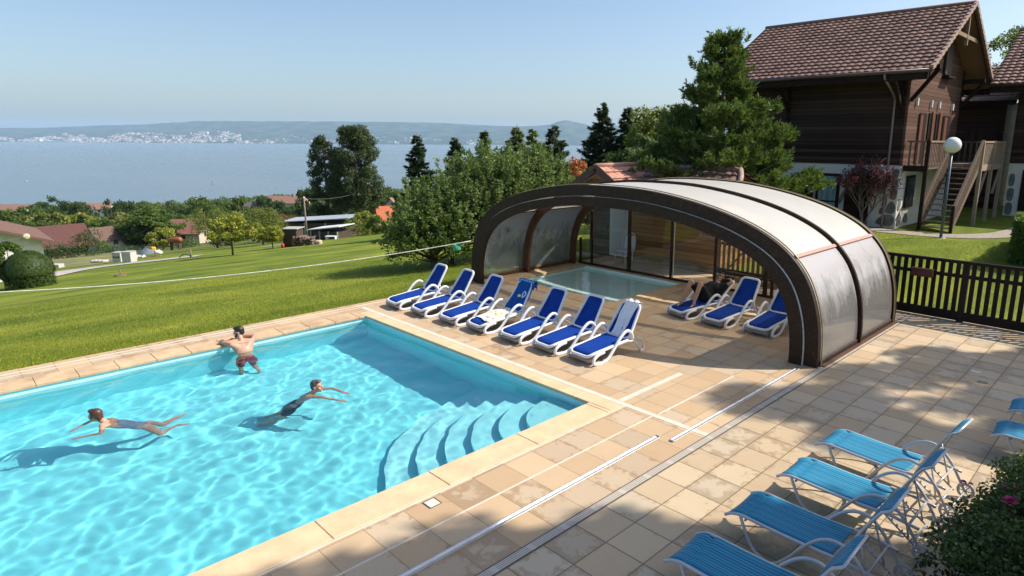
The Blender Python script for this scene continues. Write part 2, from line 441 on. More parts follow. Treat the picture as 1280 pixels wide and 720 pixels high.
# white inlaid strips between the slabs
mb = MB()
mb.box((-14.6, 7.46, -.05), (GX0-.01, 7.565, .004)); mb.box((-6.2, 7.57, -.05), (-6.1, 9.33, .005))
mb.box((-5.41, 7.57, -.05), (-5.375, 9.9, .005)); mb.box((-5.985, -6, -.05), (-5.955, 7.455, .005))
mb.box((-5.43, -6, -.05), (-5.405, 7.455, .005)); mb.box((-14.64, -6, -.05), (-14.615, 7.455, .005)); mb.box((-14.83, -6, -.05), (-14.79, 10.9, .006))
struct(mb.build('paving_strips', WHT))

# drain channel with slotted grating
m = bpy.data.materials.new('grating'); t = NT(m); p = t.pos(); sp = t.n('ShaderNodeSeparateXYZ', i_0=p)
sl_ = t.math('LESS_THAN', t.math('FRACT', t.math('MULTIPLY', sp.outputs['X'], 36.)), .38)
bar = t.math('LESS_THAN', t.math('FRACT', t.math('MULTIPLY', sp.outputs['Y'], 2.)), .86)
c = t.mix(t.math('MULTIPLY', t.math('MULTIPLY', sl_, bar), .62), (.50, .44, .36), (.10, .085, .07))
t.done(t.bsdf(c, .55, t.bump(t.math('SUBTRACT', 1, t.math('MULTIPLY', sl_, bar)), .5, .006)))
g = thing('drain_channel', 'long beige slotted drain channel crossing the terrace from the foreground to the fence', 'drain', (-4.38, 5, 0))
mb = MB(); mb.box((-4.43, -6, -.05), (-4.33, 16.9, .008)); mb.build('grating', m, g, True)
mb = MB(); mb.box((GX0, -6, -.05), (-4.434, 16.9, .006)); mb.box((-4.326, -6, -.05), (GX1, 16.9, .006)); mb.build('rim', simple('dark_joint', (.12, .10, .08), .7), g, True)
ALU = simple('brushed_aluminium', (.72, .72, .72), .32, .06, 8, metal=.85)
def rail(x, y0, y1, label):
    g = thing('guide_rail', label, 'rail', (x, y0, 0), group='metal guide rails of the pool shelter')
    mb = MB(); mb.box((x-.035, y0, .001), (x+.035, y1, .010)); mb.box((x-.033, y0, .010), (x-.021, y1, .026)); mb.box((x+.021, y0, .010), (x+.033, y1, .026)); mb.build('channel', ALU, g, True)
    mb = MB(); mb.box((x-.036, y1 if y1 < 8 else y0-.03, .001), (x+.036, (y1 if y1 < 8 else y0-.03)+.03, .03), c=.005); mb.build('end_stop', simple('end_stop_plastic', (.5, .48, .45), .5), g, True)
rail(-4.93, -5., 6.95, 'metal guide rail running out of the bottom of the picture beside the swimming pool')
rail(-4.71, 7.0, 11.2, 'shorter metal guide rail leading to the foot of the shelter arch')
g = thing('skimmer_lid', 'small square white lid let into the slabs near the pool edge', 'lid', (-5.83, 3.71, .001))
mb = MB(); mb.box((-.07, -.07, 0), (.07, .07, .006), c=.002); mb.build('cover_plate', simple('lid_plastic', (.66, .60, .52), .5), g)
mb = MB(); mb.tube([(-.082, -.082, .002), (.082, -.082, .002), (.082, .082, .002), (-.082, .082, .002)], .005, 6, True); mb.build('rim', simple('dark_joint', (.12, .1, .08), .7), g)
for (x, y, lb) in ((-2.25, 13.3, 'tiny pale cover plate on the slabs, the farther of two near the right edge'), (-2.04, 12.77, 'tiny dark cover plate on the slabs, the nearer of two near the right edge')):
    g = thing('floor_plate', lb, 'lid', (x, y, .001)); dk = 'dark' in lb
    mb = MB(); mb.box((-.08, -.05, 0), (.08, .05, .008), c=.003); mb.build('cover_plate', simple('plate_dark', (.2, .17, .13), .6) if dk else simple('lid_plastic', (.66, .60, .52), .5), g)

# ================================================================== SWIMMING POOL
LINER = simple('pool_liner', (.22, .82, .88), .45, .05, 1.5)
LINER2 = simple('pool_liner_sunlit', (.50, .84, .90), .45, .05, 1.5)  # paler liner copy: sunlight on the upper pool wall put into its colour
STEPM = simple('white_steps', (.34, .86, .91), .45, .04, 1.5)
g = thing('swimming_pool', 'large rectangular swimming pool with stone coping and corner steps', 'swimming pool', ((PX0+PX1)/2, .3, 0))
D = -1.35
mb = MB(); X0, X1, Y0, Y1 = PX0, PX1, PY0, PY1
mb.add([(X0, Y0, D), (X1, Y0, D), (X1, Y1, D), (X0, Y1, D), (X0, Y0, -.30), (X1, Y0, -.30), (X1, Y1, -.30), (X0, Y1, -.30)],
       [(0, 1, 2, 3), (0, 4, 5, 1), (1, 5, 6, 2), (2, 6, 7, 3), (3, 7, 4, 0)])
basin = mb.build('basin', LINER, g, True)
mb = MB()
mb.add([(X0, Y0, -.30), (X1, Y0, -.30), (X1, Y1, -.30), (X0, Y1, -.30), (X0, Y0, -.0), (X1, Y0, -.0), (X1, Y1, -.0), (X0, Y1, -.0)],
       [(0, 4, 5, 1), (1, 5, 6, 2), (2, 6, 7, 3), (3, 7, 4, 0)])
is_b = mb.build('sunlit_band', LINER2, g, True); is_b.cycles.is_caustics_receiver = True
def coping(name, x0, x1, y0, y1, mat_, joints, g):
    mb = MB(); L = []
    if x1-x0 > y1-y0:
        e = [x0]+[q for q in joints if x0 < q < x1]+[x1]
        for a, b in zip(e, e[1:]): mb.box((a+.003, y0, -.045), (b-.003, y1, .012), c=.008)
    else:
        e = [y0]+[q for q in joints if y0 < q < y1]+[y1]
        for a, b in zip(e, e[1:]): mb.box((x0, a+.003, -.045), (x1, b-.003, .012), c=.008)
    return mb.build(name, mat_, g, True)
jr = [-20+.5*k+.08 for k in range(80)]; jl = [-20+.6*k for k in range(60)]
coping('coping', X1-.03, X1+.44, -6, Y1-.03, COP, jr[::3], g)
coping('coping', X0-.3, X1+.44, Y1-.03, Y1+.255, COP, jl[::2], g)
coping('coping', X0-.48, X0+.03, -6, Y1-.03, COP2, jl, g)
steps = MB()
for k, (ry, dep) in enumerate([(1.1, -.27), (1.55, -.46), (2.0, -.65), (2.42, -.84), (2.85, -1.03), (3.32, -1.2)]):
    rx = ry*.86
    pts = [(X1, Y1)]+[(X1-rx*math.sin(a)**.9, Y1-ry*math.cos(a)**.9) for a in [math.pi/2*i/40 for i in range(41)]]
    pts = [(min(X1, x), min(Y1, y), D) for x, y in pts]
    pts[1] = (X1, Y1-ry, D); pts[-1] = (X1-rx, Y1, D)
    steps.prism([Vector(q) for q in pts[::-1]], (0, 0, dep-D))
st = steps.build('steps', STEPM, g, True)
def is_recv(o): o.cycles.is_caustics_receiver = True
for o in (basin, st): is_recv(o)

m = bpy.data.materials.new('clear_water'); t = NT(m)
gl = t.n('ShaderNodeBsdfGlass'); gl.inputs['IOR'].default_value = 1.33; gl.inputs['Roughness'].default_value = 0
gl.inputs['Color'].default_value = (.93, .985, 1, 1); t.done(gl.outputs[0]); WATER = m
WL = -.125
def wave(x, y):
    a = x*.85+y*.35; b = y*.95-x*.3
    q = noise.noise(Vector((a*1.2, b*1.0, .3)))*.018+noise.noise(Vector((a*3.0+7, b*2.4, 1.1)))*.0090
    q += noise.noise(Vector((a*7.2, b*6.4+3, 2.7)))*.0023
    # swimmers stir the water
    for sx, sy, am in ((-11.45, 1.9, .0075), (-10.5, 4.0, .0075), (-13.2, 4.3, .005)):
        r = math.hypot(x-sx, y-sy)
        q += am*math.sin(r*13)*math.exp(-r*1.3)
    return q
nu, nv = 260, 400
def wf(u, v):
    x = X0-.01+(X1-X0+.02)*u; y = -4.2+(Y1+.01+4.2)*v
    return (x, y, WL+wave(x, y)*1.08)
mb = MB(); mb.grid(wf, nu, nv)
pw = struct(mb.build('pool_water', WATER)); pw.cycles.is_caustics_caster = True

# paddling pool inside the shelter
g = thing('paddling_pool', 'small shallow pale green paddling pool under the arched shelter', 'paddling pool', (-12.4, 14, 0))
mb = MB(); Ds = -.42
mb.add([(SX0, SY0, Ds), (SX1, SY0, Ds), (SX1, SY1, Ds), (SX0, SY1, Ds), (SX0, SY0, 0), (SX1, SY0, 0), (SX1, SY1, 0), (SX0, SY1, 0)],
       [(0, 1, 2, 3), (0, 4, 5, 1), (1, 5, 6, 2), (2, 6, 7, 3), (3, 7, 4, 0)])
b2 = mb.build('basin', simple('paddling_liner', (.72, .92, .87), .5, .06, 1.4), g, True); is_recv(b2)
COP3 = simple('coping_stone_damp', (.50, .34, .19), .6, .2, 2.5, .3, 50)
coping('coping', SX0-.35, SX1+.5, SY0-.52, SY0+.02, COP3, jl, g); coping('coping', SX1-.02, SX1+.5, SY0+.02, SY1, COP3, jl, g)
coping('coping', SX0-.3, SX0+.02, SY0+.02, SY1, COP3, jl, g)
mb = MB(); mb.grid(lambda u, v: (SX0-.005+(SX1-SX0+.01)*u, SY0-.005+(SY1-SY0+.01)*v, -.09+.0035*noise.noise(Vector((u*11, v*9, 0)))+.0015*noise.noise(Vector((u*30, v*26, 3)))), 90, 70)
w2 = struct(mb.build('paddling_pool_water', WATER)); w2.cycles.is_caustics_caster = True
# ================================================================== SHELTER (telescopic arched enclosure over the paddling pool)
DW = wood('dark_timber', (.016, .009, .006), (.055, .030, .019), board=.045, axis='Z', gap=.06, rough=.5, gapcol=.5, grain=(3, 3, 14))
def mat_beam():
    m = bpy.data.materials.new('laminated_beam'); t = NT(m); o = t.pos()
    g = t.noise(t.mapping(o, (1.2, 40, 1.2)), 6, 5, .7, .2); g2 = t.noise(t.mapping(o, (26, 3, 26)), 1, 3)
    c = t.ramp(t.math('ADD', t.math('MULTIPLY', g, .5), t.math('MULTIPLY', g2, .5)), [(.32, (.012, .006, .003)), (.55, (.036, .017, .009)), (.75, (.11, .06, .034))])
    t.done(t.bsdf(c, .55, t.bump(g, .5, .01), Specular_IOR_Level=.25)); return m
BEAM = mat_beam(); BEAMI = simple('brown_stained_rib', (.095, .040, .018), .45, .25, 6, .2)
PINKM = simple('weathered_pink_batten', (.42, .21, .16), .6, .2, 12)
def prof(cx, hw, top):
    half = [(0, 1.), (.187, .992), (.36, .96), (.52, .91), (.66, .845), (.775, .765), (.86, .675), (.925, .56), (.965, .43), (.99, .28), (1., .12), (1., 0)]
    L = [(-x, z) for x, z in half[::-1]]+half[1:]
    return [(cx+p.x*hw, p.y*top) for p in smoothpath([(x, z, 0) for x, z in L], 4)]
EC, EW, EH = -9.8, 5.33, 3.15
def arch_beam(mb, off0, off1, y0, y1):
    A = prof(EC, EW-off0, EH-off0); B = prof(EC, EW-off1, EH-off1*.94); n = len(A)
    vs = []
    for y in (y0, y1):
        vs += [(x, y, z) for x, z in A]+[(x, y, z) for x, z in B]
    fs = []
    for i in range(n-1):
        fs += [(i, i+1, n+i+1, n+i), (2*n+i+1, 2*n+i, 3*n+i, 3*n+i+1), (i+1, i, 2*n+i, 2*n+i+1), (n+i, n+i+1, 3*n+i+1, 3*n+i)]
    fs += [(0, n, 3*n, 2*n), (n-1, 3*n-1, 4*n-1, 2*n-1)]
    mb.add(vs, fs, False)
    return mb
g = thing('pool_shelter', 'long arched pool shelter of dark laminated beams and milky plastic panels over the paddling pool', 'pool shelter', (EC, 13.5, 0))
YF = 11.36
arch_beam(MB(), .0, .27, YF, YF+.12).build('arch_beam', BEAM, g, True)['label'] = 'dark outer laminated arch beam at the open end'
arch_beam(MB(), .285, .54, YF-.06, YF+.05).build('arch_beam', BEAM, g, True)['label'] = 'dark inner laminated arch beam at the open end'
arch_beam(MB(), .268, .287, YF-.03, YF+.03).build('seal', simple('white_seal', (.8, .78, .74), .4), g, True)
GOLD = simple('brass_edge', (.42, .34, .17), .35, .1, 8, metal=.6)
ribs = MB()
for y in (13.46, 15.62): arch_beam(MB(), .04, .27, y-.05, y+.05).build('arch_rib', BEAMI, g, True)
for y in (13.5,): arch_beam(MB(), -.045, .04, y-.035, y+.035).build('cover_strip', BEAM, g, True)
arch_beam(MB(), -.03, .04, 15.66, 15.74).build('cover_strip', BEAM, g, True)
for y in (YF+.125, 13.545, 15.615): arch_beam(MB(), -.032, -.012, y, y+.025).build('edge_trim', GOLD, g, True)
# roof sheets (opal) and side sheets (clear, fogged)
def mat_roof():
    m = bpy.data.materials.new('opal_multiwall'); t = NT(m); p = t.pos()
    sp = t.n('ShaderNodeSeparateXYZ', i_0=p)
    fl = t.noise(t.mapping(p, (.5, 12, .5)), 1.5, 4); st = t.noise(p, 1.1, 5, .7)
    c = t.ramp(t.math('ADD', t.math('MULTIPLY', fl, .4), t.math('MULTIPLY', st, .6)), [(.35, (.90, .86, .77)), (.6, (.97, .95, .90))])
    d = t.bsdf(c, .32, t.bump(fl, .1, .01), Specular_IOR_Level=.5)
    tr = t.n('ShaderNodeBsdfTranslucent'); tr.inputs[0].default_value = (1, .93, .80, 1)
    tp = t.n('ShaderNodeBsdfTransparent'); tp.inputs[0].default_value = (1, .97, .9, 1)
    m1 = t.n('ShaderNodeMixShader', i_0=.24, i_1=d, i_2=tr.outputs[0]); m2 = t.n('ShaderNodeMixShader', i_0=.28, i_1=m1.outputs[0], i_2=tp.outputs[0])
    t.done(m2.outputs[0]); return m
def mat_side(name, fogx, strength, tint=(.62, .60, .58)):
    "clear ribbed sheet: grime and condensation make it milky, clearest in smeared patches low down"
    m = bpy.data.materials.new(name); t = NT(m); p = t.pos(); sp = t.n('ShaderNodeSeparateXYZ', i_0=p)
    n1 = t.noise(t.mapping(p, (3, 3, .8)), 1, 5, .65, .4); rn = t.noise(t.mapping(p, (1, 26, 1.2)), 1, 3, .6)
    zz = t.math('MULTIPLY', t.math('SUBTRACT', sp.outputs['Z'], .95), .85)
    f = t.math('ADD', t.math('MULTIPLY', t.math('SUBTRACT', n1, .5), 1.9), t.math('ADD', zz, t.math('MULTIPLY', t.math('SUBTRACT', rn, .5), .25)))
    f = t.math('MAXIMUM', f, .0)
    f = t.math('ADD', f, strength, clamp=True)
    f = t.math('MINIMUM', f, fogx)
    d = t.n('ShaderNodeBsdfDiffuse'); d.inputs[0].default_value = (*tint, 1)
    tl = t.n('ShaderNodeBsdfTranslucent'); tl.inputs[0].default_value = (.8, .78, .74, 1)
    mm = t.n('ShaderNodeMixShader', i_0=.5, i_1=d.outputs[0], i_2=tl.outputs[0])
    tp = t.n('ShaderNodeBsdfTransparent'); tp.inputs[0].default_value = (.88, .89, .87, 1)
    mx = t.n('ShaderNodeMixShader', i_0=f, i_1=tp.outputs[0], i_2=mm.outputs[0])
    gls = t.n('ShaderNodeBsdfGlossy'); gls.inputs['Roughness'].default_value = .06
    t.t.links.new(t.bump(rn, .25, .01), gls.inputs['Normal'])
    fr = t.n('ShaderNodeFresnel'); fr.inputs[0].default_value = 1.5
    m3 = t.n('ShaderNodeMixShader', i_0=t.math('MULTIPLY', fr.outputs[0], .9), i_1=mx.outputs[0], i_2=gls.outputs[0])
    t.done(m3.outputs[0]); return m
INNER = bpy.data.materials.new('inner_skin'); t = NT(INNER); tp = t.n('ShaderNodeBsdfTransparent'); tp.inputs[0].default_value = (.97, .96, .94, 1); gs = t.n('ShaderNodeBsdfGlossy'); gs.inputs['Roughness'].default_value = .2; t.done(t.n('ShaderNodeMixShader', i_0=.04, i_1=tp.outputs[0], i_2=gs.outputs[0]).outputs[0])
ROOFM = mat_roof(); SIDER = mat_side('fogged_sheet_right', .93, .30, (.88, .83, .82)); SIDEL = mat_side('fogged_sheet_left', .62, .22, (.70, .70, .68))
P = prof(EC, EW-.02, EH-.02); N_ = len(P)
def arcs(i0, i1, y0, y1):
    mb = MB(); vs = []; fs = []
    Q = P[i0:i1+1]; Qi = prof(EC, EW-.045, EH-.045)[i0:i1+1]; n = len(Q)
    for y in (y0, y1): vs += [(x, y, z) for x, z in Q]+[(x, y, z) for x, z in Qi]
    for i in range(n-1): fs += [(i, i+1, 2*n+i+1, 2*n+i), (n+i+1, n+i, 3*n+i, 3*n+i+1)]
    mb.add(vs, fs, True); return mb
iL = next(i for i, q in enumerate(P) if q[1] > 2.02 and q[0] < EC); iR = max(i for i, q in enumerate(P) if q[1] > 2.02)
mids = [(YF+.13, 13.41), (13.51, 15.57)]
for y0, y1 in mids:
    rp = arcs(iL, iR, y0, y1).build('roof_panel', ROOFM, g, True); rp.data.materials.append(INNER); rp.data.polygons.foreach_set('material_index', [i % 2 for i in range(len(rp.data.polygons))])
    arcs(0, iL, y0, y1).build('side_panel', SIDEL, g, True)['label'] = 'fogged clear side panel towards the lawn'
    arcs(iR, N_-1, y0, y1).build('side_panel', SIDER, g, True)['label'] = 'milky smeared side panel towards the terrace'
for y0, y1 in mids:
    for i in (iL, iR):
        x, z = P[i]; s_ = 1 if i == iR else -1; mb = MB(); mb.beam((x+s_*.015, y0, z+.012), (x+s_*.015, y1, z+.012), .075, .05, up=(s_*.6, 0, .8)); mb.build('purlin', PINKM if i == iR else BEAMI, g, True)
    for s_ in (-1, 1):
        x = EC+s_*(EW-.04); mb = MB(); mb.box((x-.05, y0, 0.012), (x+.05, y1, .11), c=.008); mb.build('sill_beam', BEAM if s_ > 0 else BEAMI, g, True)
mb = MB(); mb.box((EC+EW+.02, 11.5, .003), (EC+EW+.10, 15.7, .03)); mb.build('ground_rail', BEAMI, g, True)

# glazed rear wall with sliding panels
GLM = bpy.data.materials.new('window_glass'); t = NT(GLM)
tp = t.n('ShaderNodeBsdfTransparent'); tp.inputs[0].default_value = (.93, .93, .90, 1); gs = t.n('ShaderNodeBsdfGlossy'); gs.inputs['Roughness'].default_value = .02
fr = t.n('ShaderNodeFresnel'); fr.inputs[0].default_value = 1.38
t.done(t.n('ShaderNodeMixShader', i_0=fr.outputs[0], i_1=tp.outputs[0], i_2=gs.outputs[0]).outputs[0])
def ztop(x):
    best = 0
    Q = prof(EC, EW-.27, EH-.27)
    for (xa, za), (xb, zb) in zip(Q, Q[1:]):
        if min(xa, xb) <= x <= max(xa, xb) and abs(xb-xa) > 1e-6: best = max(best, za+(zb-za)*(x-xa)/(xb-xa))
    return best
gw = thing('glazed_wall', 'brown framed wall of tall sliding glass panels closing the far end of the shelter', 'glass wall', (EC, 15.9, 0))
xs_ = [-14.82, -14.29, -12.65, -11.0, -9.45, -7.85, -6.3, -4.85]
for i, x in enumerate(xs_):
    wd = .055 if i in (2, 5) else .03
    mb = MB(); mb.box((x-wd, 15.82, .0), (x+wd, 15.90, ztop(max(-14.8, min(-4.9, x)))+.05), c=.006); mb.build('mullion', BEAM, gw, True)
mb = MB(); mb.box((-5.9-.03-1.75, 15.815, 0), (-5.9+.03-1.75, 15.905, 2.3)); mb.build('mullion', BEAM, gw, True)
mb = MB(); mb.box((-14.9, 15.80, .0), (-4.8, 15.93, .06), c=.006); mb.build('bottom_track', BEAM, gw, True)
mb = MB(); mb.box((-10.96, 15.90, .06), (-10.94, 15.925, ztop(-10.9))); mb.build('edge_trim', ALU, gw, True)
for a, b in zip(xs_, xs_[1:]):
    k = 8; pts = [(a+.03, 15.86, .06), (b-.03, 15.86, .06)]+[(b-.03-(b-a-.06)*i/k, 15.86, max(.1, ztop(min(-4.9, max(-14.8, b-.03-(b-a-.06)*i/k))))) for i in range(k+1)]
    mb = MB(); mb.prism(pts, (0, .008, 0)); mb.build('glass_panel', GLM, gw, True)

# rope across the lawn, with its green tag
g = thing('barrier_rope', 'white barrier rope sagging across the lawn with a green tag near the shelter arch', 'rope', (-18, 8, 0))
px_, pz_ = 593, 1.18
A = Vector((-15.17, 11.4, 1.22)); B0 = Vector((-20.6, 1.4, .35)); Bv = (B0-A)
E_ = A+Bv*1.35; E_.z = .55
pts = []
for i in range(50):
    u = i/49; q = A.lerp(E_, u); q.z = A.z+(E_.z-A.z)*u-.62*4*u*(1-u)*.62; pts.append(q)
MB().tube(pts, .013, 6).build('rope', simple('rope_fibre', (.75, .73, .66), .7), g, True)
q = pts[1].lerp(pts[0], .1); dr = (pts[3]-pts[0]).normalized()
mb = MB(); sd = dr.cross(Vector((0, 0, 1))).normalized()
mb.sheet(lambda u, v: (q+dr*(.02+.24*u)+Vector((0, 0, -.22*v))+sd*(.02*math.sin(u*5+v*3)), sd), 6, 6, .003); mb.build('tag', simple('green_plastic', (.08, .42, .22), .45, .15), g, True)
gp = thing('rope_post', 'thin grey post holding the far end of the rope on the lawn', 'post', (E_.x, E_.y, T(E_.x, E_.y)))
MB().cyl((0, 0, -.3), (0, 0, E_.z-T(E_.x, E_.y)+.05), .025, 10).build('pole', simple('grey_metal', (.35, .35, .35), .4), gp); MB().sphere((0, 0, E_.z-T(E_.x, E_.y)+.06), .03, 10, 6).build('cap', simple('grey_metal', (.35, .35, .35), .4), gp)

# ================================================================== WHITE PLASTIC LOUNGERS WITH BLUE FABRIC
def mat_fabric(name, lo, hi):
    m = bpy.data.materials.new(name); t = NT(m); o = t.coord(); 
    wv = t.noise(t.mapping(o, (1, 1, 1)), 300, 1); n = t.noise(o, 5, 3)
    t.done(t.bsdf(t.ramp(n, [(.3, lo), (.7, hi)]), .75, t.bump(t.math('ADD', t.math('MULTIPLY', wv, .15), t.noise(t.mapping(o, (2.2, .7, 1)), 3.2, 3, .6, .6)), .55, .02), Specular_IOR_Level=.2)); return m
BLUE = mat_fabric('blue_mesh_fabric', (.0, .030, .22), (.001, .046, .30))
WPL = simple('white_resin', (.74, .74, .75), .35, .04, 4)
GPL = simple('taupe_resin', (.33, .29, .25), .5, .1, 4)
def seat_c(y):   # seat centre line height
    return .205+.095*min(1, max(0, y)/1.0)-(.05*((.16-y)/.16)**2 if y < .16 else 0)
HB = .315
def rrect(w0, w1, y0, y1, r, zf, n=6, inset=0.):
    pts = []; w0 -= inset; w1 -= inset; y0 += inset; y1 -= inset; r = max(.02, r-inset)
    for (sx, yy, a0, w) in ((1, y0, -90, w0), (1, y1, 0, w1), (-1, y1, 90, w1), (-1, y0, 180, w0)):
        for k in range(n+1):
            a = R_(a0+90*k/n); cx = sx*(w-r); cyy = yy+r if yy == y0 else yy-r
            pts.append((cx+r*math.cos(a), cyy+r*math.sin(a)))
    return [zf(x, y) for x, y in pts]
def make_blue(label, group, bd=(0, .44, .62)):
    t0 = thing('sun_lounger', label, 'sun lounger', group=group)
    zs = lambda x, y: Vector((x, y, seat_c(y)))
    rim = [p for p in rrect(.275, .315, .02, 1.12, .11, zs, 6)]
    dense = []
    for a, b in zip(rim, rim[1:]+rim[:1]):
        k = max(1, int((b-a).length/.08)); dense += [zs(*(a.lerp(b, i/k)).xy) for i in range(k)]
    MB().tube(dense, .036, 8, True, flat=.9).build('seat_frame', WPL, t0)
    mb = MB(); mb.sheet(lambda u, v: ((lambda y: (Vector(((u-.5)*2*(.25+.03*v), y, seat_c(y)+.024-.010*math.sin(math.pi*u))), (0, 0, 1)))(.055+1.05*v)), 8, 20, .012); mb.build('seat_fabric', BLUE, t0)
    mb = MB(); mb.sheet(lambda u, v: (Vector(((u-.5)*.50, .03+.30*v, .155+.03*v-.045*(1-v)**2)), (0, 0, 1)), 6, 6, .06); mb.box((-.2, .13, .0), (-.11, .20, .14), c=.015); mb.box((.11, .13, 0), (.2, .20, .14), c=.015); mb.box((-.2, .14, .05), (.2, .19, .09), c=.01); mb.build('foot_trestle', GPL, t0)
    a = Vector((0, 1.08, HB)); d = Vector(bd).normalized(); nn = Vector((0, -d.z, d.y))
    zb = lambda x, s_: a+Vector((x, 0, 0))+d*s_+nn*(-.03*math.sin(min(1, s_/.7)*math.pi))
    rim = rrect(.30, .25, .0, .76, .10, zb, 6)
    dense = []
    for p, q in zip(rim, rim[1:]+rim[:1]):
        k = max(1, int((q-p).length/.09)); dense += [p.lerp(q, i/k) for i in range(k)]
    MB().tube(dense, .031, 8, True).build('back_frame', WPL, t0)
    mb = MB(); mb.sheet(lambda u, v: (zb((u-.5)*2*(.285-.045*v)*(1-.12*max(0, v-.85)/.15), .02+.72*v)+nn*.012*math.sin(math.pi*u), nn), 8, 14, .01); mb.build('back_fabric', BLUE, t0)
    for s_ in (-1, 1):
        x = s_*.35
        path = [(x*.95, .36, .22), (x*.98, .20, .205), (x, .08, .15), (x, .06, .07), (x, .14, .028), (x, .32, .027), (x, .46, .075), (x, .64, .25), (x, .80, .42), (x, .95, .515), (x, 1.06, .50), (x, 1.14, .41), (x*.97, 1.17, .31)]
        MB().tube(smoothpath(path, 5), .030, 8, flat=1.15).build('armrest', WPL, t0)
        path = [(x*.95, 1.06, .28), (x, 1.2, .27), (x, 1.32, .15), (x, 1.42, .028), (x, 1.50, .04), (x, 1.50, .14), (x, 1.44, .25), (x*.96, 1.30, .32)]
        MB().tube(smoothpath(path, 4), .021, 8).build('rear_leg', WPL, t0)
    mb = MB(); mb.tube([(-.33, 1.32, .2), (.33, 1.32, .2)], .018, 8); q1 = zb(-.2, .3)-nn*.03; q2 = zb(.2, .3)-nn*.03
    mb.tube([(-.2, 1.32, .2), tuple(q1)], .014, 6); mb.tube([(.2, 1.32, .2), tuple(q2)], .014, 6); mb.build('back_strut', WPL, t0)
    return t0
tips = [(-14.07, 7.76, -13.737, 9.302), (-13.048, 7.835, -12.75, 9.391), (-11.95, 7.915, -11.72, 9.448), (-11.002, 8.0, -10.712, 9.469), (-9.902, 8.046, -9.69, 9.586), (-8.921, 8.12, -8.67, 9.626), (-7.979, 8.20, -7.72, 9.803)]
GB = 'blue and white loungers lined up beside the swimming pool'
LB = ['white framed blue lounger at the far end of the poolside row next to the lawn', 'empty blue lounger second from the lawn end of the poolside row',
      'empty blue lounger third from the lawn, just before the one with towels', 'blue lounger covered by a patterned blue towel and pale printed cloth',
      'empty blue lounger just right of the one covered in towels', 'empty blue lounger beside the one with a white shirt on its back', 'nearest blue lounger of the poolside row with a white shirt over its back']
LOUNG = []; proto = None
for i, (tx, ty, hx, hy) in enumerate(tips):
    rz = -.06+(.0, -.03, .015, -.01, .03, -.02, .01)[i]
    cx_, cy__ = tx+.10, ty+.20
    if proto is None:
        proto = make_blue(LB[0], GB); o = proto; o.location = (cx_, cy__, 0); o.rotation_euler = (0, 0, rz)
    else: o = dup(proto, (cx_, cy__, 0), rz, LB[i], GB)
    LOUNG.append(o)
GB2 = 'blue and white loungers standing inside the shelter'
o = make_blue('blue lounger inside the shelter with a person in black lying on it', GB2, (0, .62, .47)); o.location = (-8.40, 12.37, 0); o.rotation_euler = (0, 0, -.27); LOUNG.append(o)
for i, (x, y, rz, lb) in enumerate([(-7.36, 12.32, -.10, 'empty blue lounger inside the shelter beside the sunbather'), (-6.28, 12.42, -.02, 'blue lounger inside the shelter partly hidden by the foot of the arch beam')]):
    o = dup(proto, (x, y, 0), rz, lb, GB2); LOUNG.append(o)
def lmat(o): return Matrix.Translation(Vector(o.location)) @ Matrix.Rotation(o.rotation_euler[2], 4, 'Z')

# towels, printed cloth and shirt on the loungers
def back_pt(x, s_, off):
    a = Vector((0, 1.08, HB)); d = Vector((0, .44, .62)).normalized(); nn = Vector((0, -d.z, d.y))
    return a+Vector((x, 0, 0))+d*s_+nn*(off-.03*math.sin(min(1, max(0, s_)/.7)*math.pi))
def over_back(x, s_, off):
    "path up the front of the back, over its top and down behind"
    if s_ <= .74: return back_pt(x, s_, off)
    d = Vector((0, .44, .62)).normalized(); nn = Vector((0, -d.z, d.y)); k = s_-.74; r = .035+off; L = math.pi*r
    a = Vector((0, 1.08, HB))+Vector((x, 0, 0))+d*.745
    if k < L: th = k/r; return a+nn*r*math.cos(th)+d*r*math.sin(th)*1.2
    return a-nn*r+Vector((0, 0.06*(k-L), -(k-L)))
m = bpy.data.materials.new('striped_blue_towel'); t = NT(m); uv = t.n('ShaderNodeAttribute', attribute_name='tex'); sp = t.n('ShaderNodeSeparateXYZ', i_0=uv.outputs['Vector'])
st_ = t.math('FRACT', t.math('MULTIPLY', sp.outputs['Y'], 16.)); ed = t.math('GREATER_THAN', sp.outputs['Y'], .72)
c = t.mix(t.math('MULTIPLY', ed, t.math('GREATER_THAN', st_, .5)), (.012, .07, .28), (.20, .45, .75))
c = t.mix(t.math('GREATER_THAN', t.math('FRACT', t.math('MULTIPLY', sp.outputs['X'], 9.)), .8), c, (.02, .10, .36))
def blob(cx, cy, rx, ry, ring=0.):
    d = t.math('SQRT', t.math('ADD', t.math('POWER', t.math('DIVIDE', t.math('SUBTRACT', sp.outputs['X'], cx), rx), 2.), t.math('POWER', t.math('DIVIDE', t.math('SUBTRACT', sp.outputs['Y'], cy), ry), 2.)))
    if ring: return t.math('LESS_THAN', t.math('ABSOLUTE', t.math('SUBTRACT', d, 1.)), ring)
    return t.math('LESS_THAN', d, 1.)
c = t.mix(blob(.62, .42, .10, .075, .22), c, (.55, .75, .85)); c = t.mix(blob(.40, .36, .09, .035), c, (.75, .68, .22))
t.done(t.bsdf(c, .9, t.bump(t.noise(t.coord(), 60, 3), .4, .006), Specular_IOR_Level=.1)); TOWM = m
